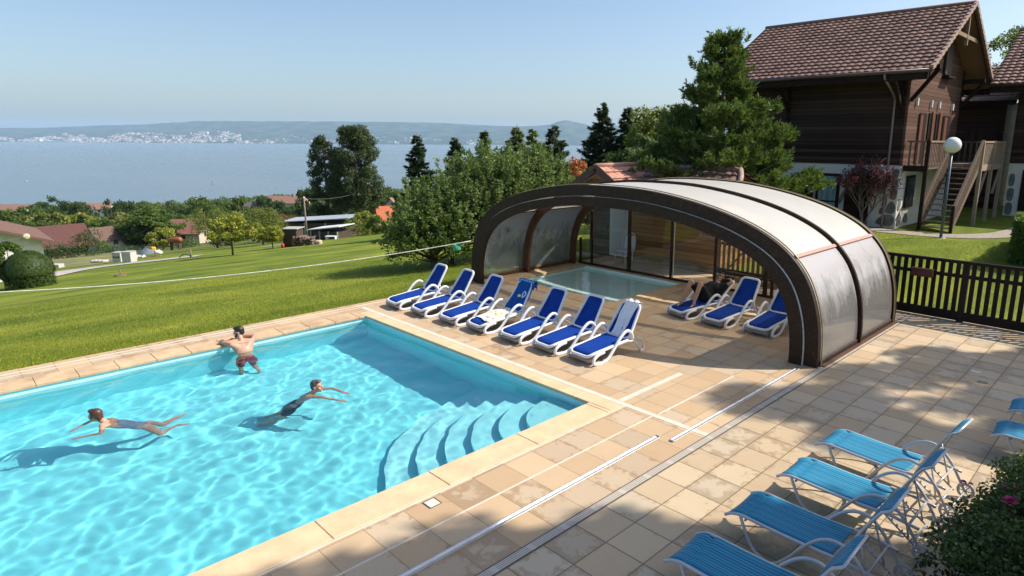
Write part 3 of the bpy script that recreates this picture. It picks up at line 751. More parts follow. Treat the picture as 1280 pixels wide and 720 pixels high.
def cloth(name, label, cat, fn, nu, nv, mat_, M, th=.006):
    vs = []; 
    mb = MB()
    def f(u, v):
        e = 1e-3; p = Vector(fn(u, v)); n = (Vector(fn(u+e, v))-p).cross(Vector(fn(u, v+e))-p)
        return p, n
    mb.sheet(f, nu, nv, -th)
    mb.v = [tuple(M @ Vector(v)) for v in mb.v]
    base = Vector(mb.v[0]); mb.v = [tuple(Vector(v)-base) for v in mb.v]
    o = mb.build(name, mat_); o.location = base
    at_ = o.data.attributes.new('tex', 'FLOAT_VECTOR', 'POINT'); k = (nu+1)*(nv+1); buf = []
    for r in range(2):
        for j in range(nv+1):
            for i in range(nu+1): buf += [i/nu, j/nv, 0]
    at_.data.foreach_set('vector', buf)
    return tag(o, label, cat)
L4 = lmat(LOUNG[3])
cloth('beach_towel', 'blue fish patterned towel with pale striped hem hung over the back of a lounger', 'towel',
      lambda u, v: over_back((u-.5)*.60+.02*math.sin(v*4)+.04*v, .02+1.0*v, .022+.010*math.sin(u*17+v*5)+.006*math.sin(u*31)), 40, 44, TOWM, L4)
m = bpy.data.materials.new('printed_cloth'); t = NT(m); o_ = t.coord()
vn = t.n('ShaderNodeTexVoronoi', i_Vector=o_); vn.inputs['Scale'].default_value = 14
c = t.ramp(vn.outputs['Color'], [(0, (.70, .62, .40)), (.35, (.72, .68, .60)), (.55, (.18, .17, .36)), (.7, (.75, .62, .18)), (.85, (.80, .78, .74))], 'CONSTANT')
c = t.mix(t.ramp(t.noise(o_, 5, 3), [(.45, 0.), (.55, 1.)]), c, (.76, .72, .60))
t.done(t.bsdf(c, .9, Specular_IOR_Level=.1)); PRN = m
cloth('printed_cloth', 'crumpled pale cloth with purple and yellow print on the seat of a lounger', 'towel',
      lambda u, v: Vector((-.30+.62*u+.03*math.sin(v*7), .22+.80*v+.04*math.sin(u*6), seat_c(.22+.8*v)+.040+.028*noise.noise(Vector((u*5, v*6, 1)))+.018*noise.noise(Vector((u*12, v*13, 5)))-(.05 if u in (0, 1) else 0))), 36, 40, PRN, L4)
L7 = lmat(LOUNG[6])
cloth('white_shirt', 'crumpled white shirt hanging over the back of the nearest poolside lounger', 'shirt',
      lambda u, v: over_back(-.02+(u-.5)*(.24+.14*v)+.08*(v-.3)+.02*math.sin(v*9), .00+.94*v, .026+.022*math.sin(u*15+v*4)*(.4+.6*(1-v))+.012*noise.noise(Vector((u*9, v*7, 2)))), 40, 44, simple('white_cotton', (.78, .77, .80), .9, .05, 8), L7)

# ================================================================== TEAL STRIPED METAL LOUNGERS
def mat_teal():
    m = bpy.data.materials.new('teal_striped_sling'); t = NT(m); o = t.coord(); sp = t.n('ShaderNodeSeparateXYZ', i_0=o)
    a = t.math('MULTIPLY', sp.outputs['X'], 26.); fr = t.math('FRACT', a)
    s1 = t.math('GREATER_THAN', fr, .84); s2 = t.math('GREATER_THAN', t.math('FRACT', t.math('MULTIPLY', sp.outputs['X'], 9.1)), .5)
    c = t.mix(s2, (.005, .145, .27), (.008, .19, .33)); c = t.mix(s1, c, (.10, .40, .52))
    c = t.mix(t.math('MULTIPLY', t.noise(o, 4, 3), .25), c, (.02, .10, .18))
    t.done(t.bsdf(c, .6, t.bump(t.noise(o, 350, 1), .2, .002), Specular_IOR_Level=.3)); return m
TEAL = mat_teal(); GMT = simple('silver_grey_tube', (.50, .50, .52), .35, .06, 6, metal=.2)
WHL = simple('wheel_plastic', (.52, .50, .50), .5, .1, 8); TYR = simple('tyre_rubber', (.05, .05, .055), .7)
def make_teal(label, group):
    t0 = thing('metal_lounger', label, 'sun lounger', group=group)
    def sz(y): return .375-(.05*((.12-y)/.12)**2 if y < .12 else 0)-.02*math.sin(math.pi*min(1, y/1.2))
    W = .285
    mb = MB(); mb.sheet(lambda u, v: (Vector(((u-.5)*2*W*.97, -.15+1.12*v, (sz(-.15+1.12*v) if -.15+1.12*v > 0 else .365-2.9*(-.15+1.12*v)**2)+.012-.02*math.sin(math.pi*u))), (0, 0, 1)), 6, 24, .008); mb.build('seat_sling', TEAL, t0)
    for s_ in (-1, 1):
        x = s_*W
        path = [(x, -.16, .295), (x, -.10, .335), (x, .0, .365)]+[(x, y, sz(y)-.002) for y in (.1, .3, .6, .9, 1.1)]+[(x, 1.25, .35), (x, 1.40, .335)]
        MB().tube(smoothpath(path, 3), .017, 8).build('side_rail', GMT, t0)
        path = [(x*1.03, .02, .36), (x*1.1, .09, .24), (x*1.14, .19, .09), (x*1.15, .32, .018), (x*1.15, .44, .03), (x*1.15, .58, .17), (x*1.15, .72, .36), (x*1.15, .86, .50), (x*1.15, 1.0, .555), (x*1.15, 1.14, .52), (x*1.13, 1.29, .36), (x*1.1, 1.42, .15), (x*1.1, 1.46, .07)]
        MB().tube(smoothpath(path, 4), .0155, 8, flat=1.2).build('armrest', GMT, t0)
        mb = MB(); mb.tube([(x*.8, 1.02, .34), (x*.8, 1.36, .10)], .011, 6)
        for k in range(5): mb.box((x*.8-.008, 1.06+.055*k, .30-.04*k), (x*.8+.008, 1.075+.055*k, .345-.04*k))
        mb.build('notched_bar', GMT, t0)
        wh = MB(); c0 = x*1.12
        wh.tube([(c0, 1.46+.075*math.cos(a), .1+.075*math.sin(a)) for a in [2*math.pi*i/20 for i in range(20)]], .012, 6, True)
        for k in range(6):
            a = math.pi*k/3; wh.beam((c0, 1.46, .1), (c0, 1.46+.075*math.cos(a), .1+.075*math.sin(a)), .012, .014)
        wh.cyl((c0-.02, 1.46, .1), (c0+.02, 1.46, .1), .02, 10); w_ = wh.build('wheel', WHL, t0)
        MB().tube([(c0, 1.46+.092*math.cos(a), .1+.092*math.sin(a)) for a in [2*math.pi*i/24 for i in range(24)]], .0085, 6, True).build('tyre', WHL, w_)
    for y_, z_, w_, r_ in ((1.46, .1, 1.1, .01), (1.30, .345, 1., .013), (.07, .325, 1., .012), (1.34, .115, .8, .011)): MB().tube([(-W*w_, y_, z_), (W*w_, y_, z_)], r_, 6).build('crossbar', GMT, t0)
    # back, raised steeply
    a = Vector((0, 1.06, .37)); d = Vector((0, .335, .72)).normalized(); nn = Vector((0, -d.z, d.y))
    bz = lambda x, s_: a+Vector((x, 0, 0))+d*s_+nn*(.018*math.sin(s_*5.2)-.045*max(0, (s_-.66)/.10)**2)
    for s_ in (-1, 1): MB().tube([bz(s_*W*.93, k/10*.76) for k in range(11)], .015, 8).build('back_rail', GMT, t0)
    MB().tube([bz(-W*.93, .76), bz(W*.93, .76)], .014, 8).build('top_bar', GMT, t0)
    mb = MB(); mb.sheet(lambda u, v: (bz((u-.5)*2*W*.9, .02+.73*v)+nn*(.014-.02*math.sin(math.pi*u)), nn), 6, 16, .007); mb.build('back_sling', TEAL, t0)
    for s_ in (-1, 1): MB().tube([bz(s_*W*.7, .30), (s_*W*.8, 1.30, .16)], .010, 6).build('back_strut', GMT, t0)
    return t0
GT = 'teal striped metal loungers on the shaded terrace'
tp_ = [(-2.86, 4.72, .02, 'teal striped lounger cut off by the bottom edge of the picture, nearest to the viewer'), (-2.84, 5.80, .0, 'teal striped metal lounger second from the bottom edge of the picture'),
       (-2.80, 6.92, -.02, 'teal striped lounger with a small reflection on its seat, third from the bottom'), (-2.80, 8.02, -.06, 'teal lounger with sunlit seat, farthest of the four in the foreground')]
p2 = None
for (x, y, r, lb) in tp_:
    if p2 is None: p2 = make_teal(lb, GT); p2.location = (x, y, 0); p2.rotation_euler = (0, 0, -math.pi/2+r)
    else: dup(p2, (x, y, 0), -math.pi/2+r, lb, GT)
dup(p2, (-1.22, 9.95, 0), -math.pi/2+.05, 'teal lounger end poking into the picture at the right edge just above the rose bush', GT)
dup(p2, (-1.22, 11.05, 0), -math.pi/2+.05, 'teal lounger at the right edge farther from the rose bush, mostly outside the picture', GT)

# ================================================================== PICKET FENCE
FEN = wood('fence_timber', (.009, .005, .005), (.030, .018, .014), board=.3, axis='X', gap=.0, rough=.6, grain=(3, 3, 14))
FENL = wood('fence_timber_pale', (.10, .06, .035), (.36, .24, .14), board=.3, axis='X', gap=.0, rough=.6, grain=(3, 3, 14))  # paler copy of the fence boards for the run behind the glass
def fence(x0, x1, y, z0, label, mat_, posts, diag=None):
    g = thing('picket_fence', label, 'fence', ((x0+x1)/2, y, 0))
    mb = MB(); n = int((x1-x0)/.165); rg = random.Random(int(x0*7))
    for i in range(n):
        x = x0+(i+.5)*(x1-x0)/n; mb.box((x-.048, y-.012, z0+.12+rg.uniform(-.005, .005)), (x+.048, y+.012, 1.40))
    mb.build('pickets', mat_, g, True)
    mb = MB(); mb.box((x0, y-.05, 1.40), (x1, y+.04, 1.475), c=.01); mb.build('top_rail', FEN, g, True)
    mb = MB(); mb.box((x0, y-.045, z0+.02), (x1, y+.03, z0+.24), c=.01); mb.build('bottom_rail', FEN, g, True)
    mb = MB(); mb.box((x0, y+.013, 1.05), (x1, y+.05, 1.14), c=.01); mb.build('middle_rail', FEN, g, True)
    for x in posts:
        mb = MB(); mb.box((x-.07, y-.06, -.05), (x+.07, y+.06, 1.44), c=.01); mb.build('post', FEN, g, True)
    if diag: mb = MB(); mb.beam(*diag, .03, .09, up=(0, 1, 0)); mb.build('brace', FENL, g, True)
    return g
fence(-5.75, 3.5, 16.95, .0, 'dark brown picket fence closing the terrace right of the shelter', FEN, [-5.7, -3.35, -1.0, 1.35])
fence(-10.2, -5.85, 17.2, .08, 'pale picket fence with a diagonal brace seen through the glass of the shelter', FENL, [-8.05, -5.95], ((-9.75, 17.16, .35), (-9.0, 17.16, 1.25)))
mb = MB(); mb.box((-10.2, 16.99, .0), (-5.8, 17.09, .16), c=.01); tag(mb.build('low_wall', simple('rough_stone', (.33, .24, .15), .85, .35, 9, .6, 14)), 'low rough stone kerb under the pale picket fence', 'wall')
g = thing('planter_box', 'small dark red planter hooked on the dark picket fence', 'planter', (-4.26, 16.86, 1.08))
mb = MB(); mb.box((-.24, -.07, -.09), (.24, .05, .10), c=.015); mb.build('trough', simple('dark_red_plastic', (.07, .022, .018), .4), g)
mb = MB(); mb.box((-.25, -.075, .09), (.25, .055, .11), c=.004); mb.build('rim', simple('dark_red_rim', (.13, .05, .04), .4), g)
# ================================================================== CHALETS
def mat_roof_tiles(name, lo, hi, ax='X', row=.30, colw=.22):
    m = bpy.data.materials.new(name); t = NT(m); uv = t.n('ShaderNodeUVMap'); sp = t.n('ShaderNodeSeparateXYZ', i_0=uv.outputs[0])
    a = t.math('DIVIDE', sp.outputs['X'], colw); b = t.math('DIVIDE', sp.outputs['Y'], row)
    wn = t.n('ShaderNodeTexWhiteNoise', noise_dimensions='2D'); cb = t.n('ShaderNodeCombineXYZ', i_0=t.math('FLOOR', a), i_1=t.math('FLOOR', b)); t.t.links.new(cb.outputs[0], wn.inputs['Vector'])
    n = t.noise(uv.outputs[0], .8, 4, .6)
    c = t.ramp(t.math('ADD', t.math('MULTIPLY', wn.outputs['Value'], .40), t.math('MULTIPLY', n, .60)), [(.2, lo), (.8, hi)])
    c = t.mix(t.ramp(t.noise(uv.outputs[0], 9, 3), [(.6, 0.), (.75, .35)]), c, (.30, .24, .2))
    t.done(t.bsdf(c, .62, t.bump(t.noise(uv.outputs[0], 60, 3), .2, .005), Specular_IOR_Level=.3)); return m
RTILE = mat_roof_tiles('clay_tiles', (.12, .062, .048), (.28, .165, .13))
RTILE2 = mat_roof_tiles('pink_tiles', (.42, .20, .14), (.62, .33, .24))
def roof_slab(name, p0, p1, q0, q1, mat_, parent, rows=.33, colw=.30, amp=.035, th=.07):
    """tiled roof plane with real rows: p0-p1 along the eave, q0-q1 along the ridge"""
    p0, p1, q0, q1 = map(Vector, (p0, p1, q0, q1)); n = (p1-p0).cross(q0-p0).normalized()
    if n.z < 0: n = -n
    W_ = (p1-p0).length; L_ = (q0-p0).length; nr = max(2, round(L_/rows)); nc = max(2, round(W_/colw)); sub = 6
    V = []; F = []; UV = []
    for r in range(nr):
        for e in (0, 1):
            v = (r+e)/nr; lift = (.052 if e == 0 else .0)
            for i in range(nc*sub+1):
                u = i/(nc*sub); ph = (i % sub)/sub
                wv = amp*abs(math.sin(math.pi*ph))**1.0*(1. if e == 0 else .8)
                a = p0.lerp(p1, u); b = q0.lerp(q1, u); V.append(a.lerp(b, v)+n*(lift+wv)); UV.append((u*W_, v*L_))
    k = nc*sub+1
    for r in range(nr):
        b = r*2*k
        for i in range(k-1): F.append((b+i, b+i+1, b+k+i+1, b+k+i))
        if r:
            for i in range(k-1): F.append((b-k+i, b-k+i+1, b+i+1, b+i))
    base = len(V); 
    for c in (p0, p1, q1, q0): V.append(c-n*th); UV.append((0, 0))
    F.append((base+3, base+2, base+1, base))
    mb = MB(); mb.add(V, F, False); o = mb.build(name, mat_, parent, True)
    me = o.data; uvl = me.uv_layers.new(name='UVMap'); 
    li = np.zeros(len(me.loops), dtype=np.int32); me.loops.foreach_get('vertex_index', li)
    uvl.data.foreach_set('uv', np.array(UV, dtype=np.float32)[li].ravel())
    # closed side edges (verge)
    return o
SID = wood('weatherboard_shaded', (.020, .010, .008), (.105, .058, .044), board=.16, axis='Z', gap=.09, rough=.6, gapcol=.0, grain=(1.2, 1.2, 14))  # boards coloured darker for the walls turned away from the sun
SIDL = wood('weatherboard_sunlit', (.085, .042, .03), (.23, .125, .095), board=.16, axis='Z', gap=.09, rough=.65, gapcol=.1, grain=(1.2, 1.2, 14))  # lighter copy of the boards, sunlight on the gable put into the colour
DTR = simple('dark_trim', (.026, .014, .010), .7, .3, 7, .2, 30, (1, 1, .3), spec=.12)
GRY = wood('grey_weathered_wood', (.13, .09, .065), (.46, .35, .26), board=.5, axis='X', gap=0, rough=.8, grain=(8, 8, 2))
def mat_render(name, col):
    m = bpy.data.materials.new(name); t = NT(m); p = t.pos()
    n = t.noise(p, 14, 5, .7); st = t.noise(t.mapping(p, (2, 2, .5)), 1.2, 4)
    c = t.mix(t.ramp(st, [(.5, 0.), (.7, .35)]), col, tuple(x*.7 for x in col))
    t.done(t.bsdf(c, .9, t.bump(n, .9, .03))); return m
STUC = mat_render('rough_white_render', (.74, .71, .66)); STONE = simple('set_stone', (.17, .16, .14), .8, .4, 5, .5, 20)
CURT = simple('teal_curtain', (.22, .34, .35), .9, .3, 14, stretch=(1, 1, .06))
GUT = simple('brown_gutter', (.10, .065, .055), .4, .1, 5); GUTL = simple('pinkish_downpipe', (.27, .18, .16), .4, .1, 5)
def verge_board(p, q, parent, name='verge_board', mat_=None, w=.04, h=.22):
    mb = MB(); mb.beam(p, q, w, h, up=(0, 0, 1)); return mb.build(name, mat_ or DTR, parent, True)
def chalet(label, X0, X1, Y0, Y1, zg, zw, ze, zr, ox, oy, detail=True):
    "ridge along X; walls X0..X1, Y0..Y1; zw top of masonry, ze eave height, zr ridge"
    g = thing('chalet', label, 'chalet', ((X0+X1)/2, (Y0+Y1)/2, zg)); ym = (Y0+Y1)/2
    k = (zr-ze)/(ym-(Y0-oy)); zc = lambda y: ze+k*(min(y, 2*ym-y)-(Y0-oy))-.12
    mb = MB(); th = .3
    for a, b in (((X0, Y0), (X1, Y0)), ((X1, Y0), (X1, Y1)), ((X1, Y1), (X0, Y1)), ((X0, Y1), (X0, Y0))):
        pass
    mb.box((X0+.02, Y0+.02, zg-1.5), (X1-.02, Y1-.02, zw)); mb.build('stone_base', STUC, g, True)
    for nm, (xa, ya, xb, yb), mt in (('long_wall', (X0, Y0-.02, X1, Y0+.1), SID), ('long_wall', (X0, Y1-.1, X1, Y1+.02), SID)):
        mb = MB(); mb.box((xa, ya, zw), (xb, yb, zc(Y0)+.05)); mb.build(nm, mt, g, True)
    for xa, xb in ((X0, X0+.12), (X1-.12, X1+.02)):
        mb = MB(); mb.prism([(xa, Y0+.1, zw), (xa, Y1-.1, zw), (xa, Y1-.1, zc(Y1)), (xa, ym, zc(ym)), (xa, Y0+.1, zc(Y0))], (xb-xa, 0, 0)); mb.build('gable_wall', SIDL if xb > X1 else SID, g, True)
    for x, y in ((X1+.01, Y0-.01), (X1+.01, Y1+.01)):
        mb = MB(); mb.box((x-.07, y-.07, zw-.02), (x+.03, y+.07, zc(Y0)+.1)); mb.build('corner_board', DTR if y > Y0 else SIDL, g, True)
    A0, A1 = X0-ox, X1+ox
    roof_slab('roof', (A0, Y0-oy, ze), (A1, Y0-oy, ze), (A0, ym, zr), (A1, ym, zr), RTILE, g)
    roof_slab('roof', (A1, Y1+oy, ze), (A0, Y1+oy, ze), (A1, ym, zr), (A0, ym, zr), RTILE, g)
    mb = MB(); mb.tube([(A0-.02, ym, zr+.05), (A1+.04, ym, zr+.05)], .09, 8); mb.build('ridge_tiles', RTILE, g, True)
    for x in (A0+.02, A1-.02):
        for yy in (Y0-oy, Y1+oy):
            mb = MB(); mb.beam((x, yy, ze-.10), (x, ym, zr-.10), .05, .26); mb.build('verge_board', DTR, g, True)
    # stepped verge tiles at the front gable
    for yy in (Y0-oy, Y1+oy):
        mb = MB(); n = 17; s_ = 1 if yy < ym else -1
        for i in range(n):
            a, b = i/n, (i+1)/n; pa = Vector((A1+.05, yy+(ym-yy)*a, ze+(zr-ze)*a+.05)); pb = Vector((A1+.05, yy+(ym-yy)*b, ze+(zr-ze)*b+.0))
            mb.beam(pa, pb, .10, .17)
        mb.build('verge_tiles', RTILE2 if False else simple('verge_clay', (.33, .21, .17), .7, .2, 4), g, True)
    # soffits, gutter, fascia
    for s_, yy in ((1, Y0-oy), (-1, Y1+oy)):
        mb = MB(); mb.box((A0+.05, yy-.02*s_, ze-.36), (A1-.06, yy+.03*s_, ze-.09)); mb.build('fascia', DTR, g, True)
        mb = MB(); mb.tube([(A0, yy-.07*s_, ze-.04), (A1, yy-.07*s_, ze-.04)], .07, 10); mb.build('gutter', GUT, g, True)
    mb = MB(); yd = Y0+.0
    mb.tube(smoothpath([(X1+ox-1.55, Y0-oy-.05, ze-.08), (X1+ox-1.55, Y0-oy-.04, ze-.25), (X1+ox-1.45, Y0-oy+.4, ze-.6), (X1-.5, Y0-.12, ze-.95), (X1-.48, Y0-.11, ze-1.3), (X1-.48, Y0-.11, zg+.6), (X1-.48, Y0-.11, zg-.0)], 4), .045, 8); dp = mb.build('downpipe', GUTL, g, True)
    for x in (X1-.25, X1-5.0):
        mb = MB(); mb.beam((x, Y0-.05, ze-1.35), (x, Y0-oy+.15, ze-.30), .13, .16); mb.box((x-.065, Y0-.12, ze-1.75), (x+.065, Y0-.021, ze-.2)); mb.build('eave_bracket', DTR, g, True)
    for y in (Y0+.12, Y1-.12):
        s_ = 1 if y < ym else -1
        mb = MB(); mb.beam((X1+.03, y, zc(y)-1.75), (X1+ox-.05, y-s_*.0, zc(y)-.55), .13, .15, up=(0, 1, 0)); mb.build('eave_bracket', DTR, g, True)
        mb = MB(); mb.box((X1-.1, y-.08, zc(y)-.62), (X1+ox-.04, y+.08, zc(y)-.42)); mb.build('purlin', DTR, g, True)
    mb = MB(); zk = zr-1.30; mb.beam((A1-.16, ym-(zr-zk)/k+.1, zk), (A1-.16, ym+(zr-zk)/k-.1, zk), .09, .15); mb.build('collar_tie', GRY, g, True)
    mb = MB(); mb.beam((A1-.16, ym, zk-.35), (A1-.16, ym, zr-.2), .12, .12); mb.build('king_post', GRY, g, True)
    return g, zc
HX0, HX1, HY0, HY1, ZG = -15.7, -8.3, 27.93, 35.7, .7
c1, zc = chalet('large dark timber chalet with brown tiled roof, white stone base and outside stairs', HX0, HX1, HY0, HY1, ZG, 3.29, 6.87, 9.9, 1.0, 1.3)
# openings on the long side
def shutter(g, x0, x1, z0, z1, y, name='shutter', mat_=DW):
    mb = MB(); mb.box((x0, y-.05, z0), (x1, y, z1), c=.006); mb.beam((x0+.04, y-.07, z1-.16), (x1-.04, y-.07, z0+.2), .03, .09, up=(0, 1, 0)); mb.box((x0+.02, y-.075, z1-.22), (x1-.02, y-.05, z1-.13)); mb.box((x0+.02, y-.075, z0+.13), (x1-.02, y-.05, z0+.22))
    return mb.build(name, mat_, g, True)
yb = HY0+.02
shutter(c1, -12.72, -11.86, 1.2, 2.84, yb-.002)
w_ = MB(); w_.box((-11.74, yb-.03, 1.10), (-10.70, yb+.05, 2.86)); win = w_.build('window', DTR, c1, True)
MB().box((-11.62, yb-.045, 1.22), (-10.84, yb-.032, 2.74)).build('curtain', CURT, win, True)
MB().box((-11.64, yb-.062, 1.62), (-10.82, yb-.047, 1.68)).build('window_bar', DTR, win, True)
MB().box((-11.80, yb-.05, 1.2), (-11.76, yb-.002, 2.86)).build('jamb', simple('pale_jamb', (.42, .38, .34), .7), c1, True)
dr_ = MB(); dr_.box((-10.46, yb-.05, .70), (-9.42, yb-.002, 2.85), c=.01); do = dr_.build('door', DW, c1, True)
MB().sphere((-9.52, yb-.08, 1.7), .03, 8, 6).build('handle', ALU, do, True)
rg = random.Random(3)
def stone(poly, x_, mode='x'):
    cx, cz = sum(p[0] for p in poly)/len(poly), sum(p[1] for p in poly)/len(poly)
    P_ = smoothpath([(cx+(a-cx), cz+(b-cz), 0) for a, b in poly], 3, True)
    return P_
def stones(polys, plane, coord, parent, sgn=-1):
    for poly in polys:
        mb = MB(); P_ = stone(poly, 0)
        if plane == 'Y': mb.prism([(p.x, coord, p.y) for p in P_], (0, sgn*.022, 0))
        else: mb.prism([(coord, p.x, p.y) for p in P_], (sgn*.022, 0, 0))
        mb.build('inset_stone', STONE, parent, True)
SS = [[(-9.02, .84), (-8.5, .80), (-8.36, 1.0), (-8.45, 1.25), (-8.8, 1.22), (-9.05, 1.0)], [(-8.72, 1.34), (-8.42, 1.32), (-8.36, 1.6), (-8.5, 1.82), (-8.68, 1.66)], [(-8.98, 1.28), (-8.80, 1.3), (-8.8, 1.52), (-8.95, 1.5)],
      [(-8.9, 1.62), (-8.74, 1.6), (-8.72, 2.0), (-8.82, 1.98)], [(-8.62, 1.95), (-8.40, 1.9), (-8.36, 2.3), (-8.58, 2.32)], [(-8.60, 2.4), (-8.38, 2.4), (-8.38, 2.72), (-8.58, 2.7)], [(-8.6, 2.8), (-8.38, 2.8), (-8.38, 3.12), (-8.6, 3.1)],
      [(-10.66, 1.55), (-10.5, 1.8), (-10.42, 2.2), (-10.56, 2.1), (-10.68, 1.8)], [(-10.64, .8), (-10.5, .8), (-10.5, 1.3), (-10.62, 1.2)],
      [(-13.5, 2.5), (-13.1, 2.72), (-13.2, 2.4), (-13.35, 2.25)], [(-13.1, 1.9), (-12.95, 2.2), (-12.85, 1.95), (-12.95, 1.85)], [(-13.2, 1.55), (-12.9, 1.7), (-12.85, 1.45), (-13.0, 1.4)]]
stones(SS, 'Y', HY0+.021, c1)
for _pl in ([[(28.1, .85), (28.5, .8), (28.6, 1.1), (28.3, 1.3)], [(28.05, 1.5), (28.3, 1.45), (28.4, 1.8), (28.1, 1.9)], [(29.0, .9), (29.5, .85), (29.4, 1.2), (29.1, 1.25)]],): stones(_pl, 'X', HX1-.021, c1, 1)
# gable openings
xg = HX1+.02
def gbox(name, y0, y1, z0, z1, mat_, par, d0=0., d1=.04): return MB().box((xg+d0, y0, z0), (xg+d1, y1, z1), c=.004).build(name, mat_, par, True)
wl = gbox('window', 28.75, 29.85, 1.5, 2.85, DTR, c1); gbox('pane', 28.85, 29.75, 1.6, 2.75, simple('dark_glass', (.03, .035, .04), .1), wl, .04, .046)
fr_ = gbox('door', 29.4, 30.35, 3.3, 5.38, SIDL, c1); gbox('door_frame', 29.38, 30.3, 3.3, 5.42, DTR, c1, .041, .06)
MB().box((xg+.06, 29.46, 3.32), (xg+.075, 29.80, 5.34)).build('door_leaf', simple('red_brown_door', (.16, .06, .035), .5, .2, 6), c1, True)
fr_ = gbox('door_frame', 32.95, 34.1, 3.3, 5.42, DTR, c1, .041, .06); MB().box((xg+.06, 33.1, 3.32), (xg+.075, 33.5, 5.34)).build('door_leaf', simple('red_brown_door', (.16, .06, .035), .5, .2, 6), c1, True)
for y0 in (30.75, 31.85):
    w_ = gbox('window', y0, y0+.95, 4.35, 5.45, DTR, c1, 0, .05); gbox('pane', y0+.1, y0+.85, 4.45, 5.35, simple('dark_glass', (.03, .035, .04), .1), w_, .05, .056)
    gbox('open_shutter', y0+.28, y0+.62, 4.30, 5.5, simple('red_brown_door', (.16, .06, .035), .5, .2, 6), c1, .057, .11)
for y in (28.75, 30.75, 31.95, 34.15): gbox('wall_lamp', y, y+.10, 5.68, 5.98, simple('lamp_white', (.85, .82, .75), .4), c1, .0, .10)
for y0, y1 in ((32.05, 33.1), (30.1, 30.75)):
    w_ = gbox('window', y0-.02, y1, 7.2 if y0 > 32 else 6.9, 8.7 if y0 > 32 else 7.75, DTR, c1, 0, .04)
gbox('shutter', 32.1, 33.05, 7.15, 8.65, simple('dark_shutter', (.05, .035, .03), .5), c1, .041, .10)
MB().box((xg+.01, 32.0, 7.0), (xg+.3, 33.1, 7.08)).build('window_box_shelf', DTR, c1, True)
# balcony and stairs
bx1, bx2, by0, by1, by2, bz = -7.475, -6.33, 28.1, 31.67, 35.87, 3.3
g = thing('balcony', 'weathered timber balcony along the gable of the near chalet', 'balcony', (-7.4, 32, ZG))
MB().box((HX1+.03, by0, bz-.16), (bx1, by2, bz)).build('deck', GRY, g, True); MB().box((bx1+.002, by1, bz-.16), (bx2, by2, bz)).build('deck', GRY, g, True)
MB().box((bx1-.02, by1-.06, bz-.24), (bx2+.04, by1-.002, bz+.02)).build('edge_beam', GRY, g, True)
MB().box((bx2+.002, by1, bz-.28), (bx2+.07, by2, bz-.02)).build('edge_beam', GRY, g, True); MB().box((HX1+.03, by0-.06, bz-.24), (bx1+.05, by0-.002, bz-.01)).build('edge_beam', DTR, g, True)
def railing(p, q, z0, z1, dark=False, infill='boards'):
    p, q = Vector(p), Vector(q); L = (q-p).length; d = (q-p).normalized(); mt = GRY
    nrm = Vector((d.y, -d.x, 0)).normalized() if abs(d.z) < .5 or True else None
    mb = MB(); mb.beam(p+Vector((0, 0, z1)), q+Vector((0, 0, z1)), .10, .07); mb.build('handrail', mt, g, True)
    mb = MB(); n = max(2, int(L/.21))
    for i in range(n):
        c = p+(q-p)*((i+.5)/n); mb.beam(c+Vector((0, 0, z0)), c+Vector((0, 0, z1-.03)), .075 if infill == 'boards' else .07, .022, up=(d.y, -d.x, 0) if False else tuple(nrm))
    mb.build('balusters', mt, g, True)
for p, q in (((HX1+.1, by0-.03, bz), (bx1, by0-.03, bz)), ((bx1+.03, by0, bz), (bx1+.03, by1, bz)), ((bx2+.03, by1, bz), (bx2+.03, by2, bz)), ((bx2, by2, bz), (HX1+.1, by2, bz))): railing(p, q, -.05, .95)
for x, y in ((bx1+.05, by0-.03), (bx1+.05, by1-.1), (bx2+.05, by1), (bx2+.05, (by1+by2)/2), (bx2+.05, by2)):
    z0 = .55; mb = MB(); mb.box((x-.07, y-.07, z0), (x+.07, y+.07, bz+1.0), c=.01); mb.build('post', DTR if x < -7 else GRY, g, True)
for x, y, dy in ((bx2, by1+.4, 0), (bx2, by2-1., 0)):
    MB().beam((x-.0, y+.1, 1.9), (x-.0, y+1.1, bz-.2), .09, .09).build('brace', GRY, g, True)
g = thing('staircase', 'open timber stairs climbing to the chalet balcony behind the globe lamp', 'stairs', (-6.9, 29.8, ZG)); ys0, ys1 = 28.15, by1-.06
for x in (bx1-.0, bx2+.0):
    mb = MB(); mb.beam((x, ys0, .72), (x, ys1, bz-.12), .06, .26); mb.build('stringer', GRY, g, True)
    railing((x+.05, ys0, .72), (x+.05, ys1, bz), .12, 1.0)
    mb = MB(); mb.box((x-.01, ys0-.12, .6), (x+.10, ys0-.0, 1.78)); mb.build('newel_post', DTR, g, True)
for i in range(12):
    f = (i+.6)/12.5; y = ys0+(ys1-ys0)*f; z = .72+(bz-.72)*f
    MB().box((bx1+.03, y-.13, z), (bx2-.03, y+.13, z+.04)).build('tread', GRY, g, True)
# globe lamp
g = thing('street_lamp', 'white globe lamp on a slim grey post in front of the chalet stairs', 'street lamp', (-6.22, 26.5, .68))
mb = MB(); mb.cyl((0, 0, 0), (0, 0, 3.14), .055, 12, .045); mb.build('pole', simple('blue_grey_paint', (.10, .13, .16), .4, .1, 5, metal=.3), g)
MB().cyl((0, 0, 3.12), (0, 0, 3.22), .09, 12, .12).build('collar', simple('blue_grey_paint', (.1, .13, .16), .4), g); MB().cyl((0, 0, -.05), (0, 0, .03), .17, 12).build('base', simple('concrete', (.4, .38, .34), .8), g)
MB().sphere((0, 0, 3.44), .29, 24, 16).build('globe', simple('opal_globe', (.85, .83, .78), .25, .02, 3), g)

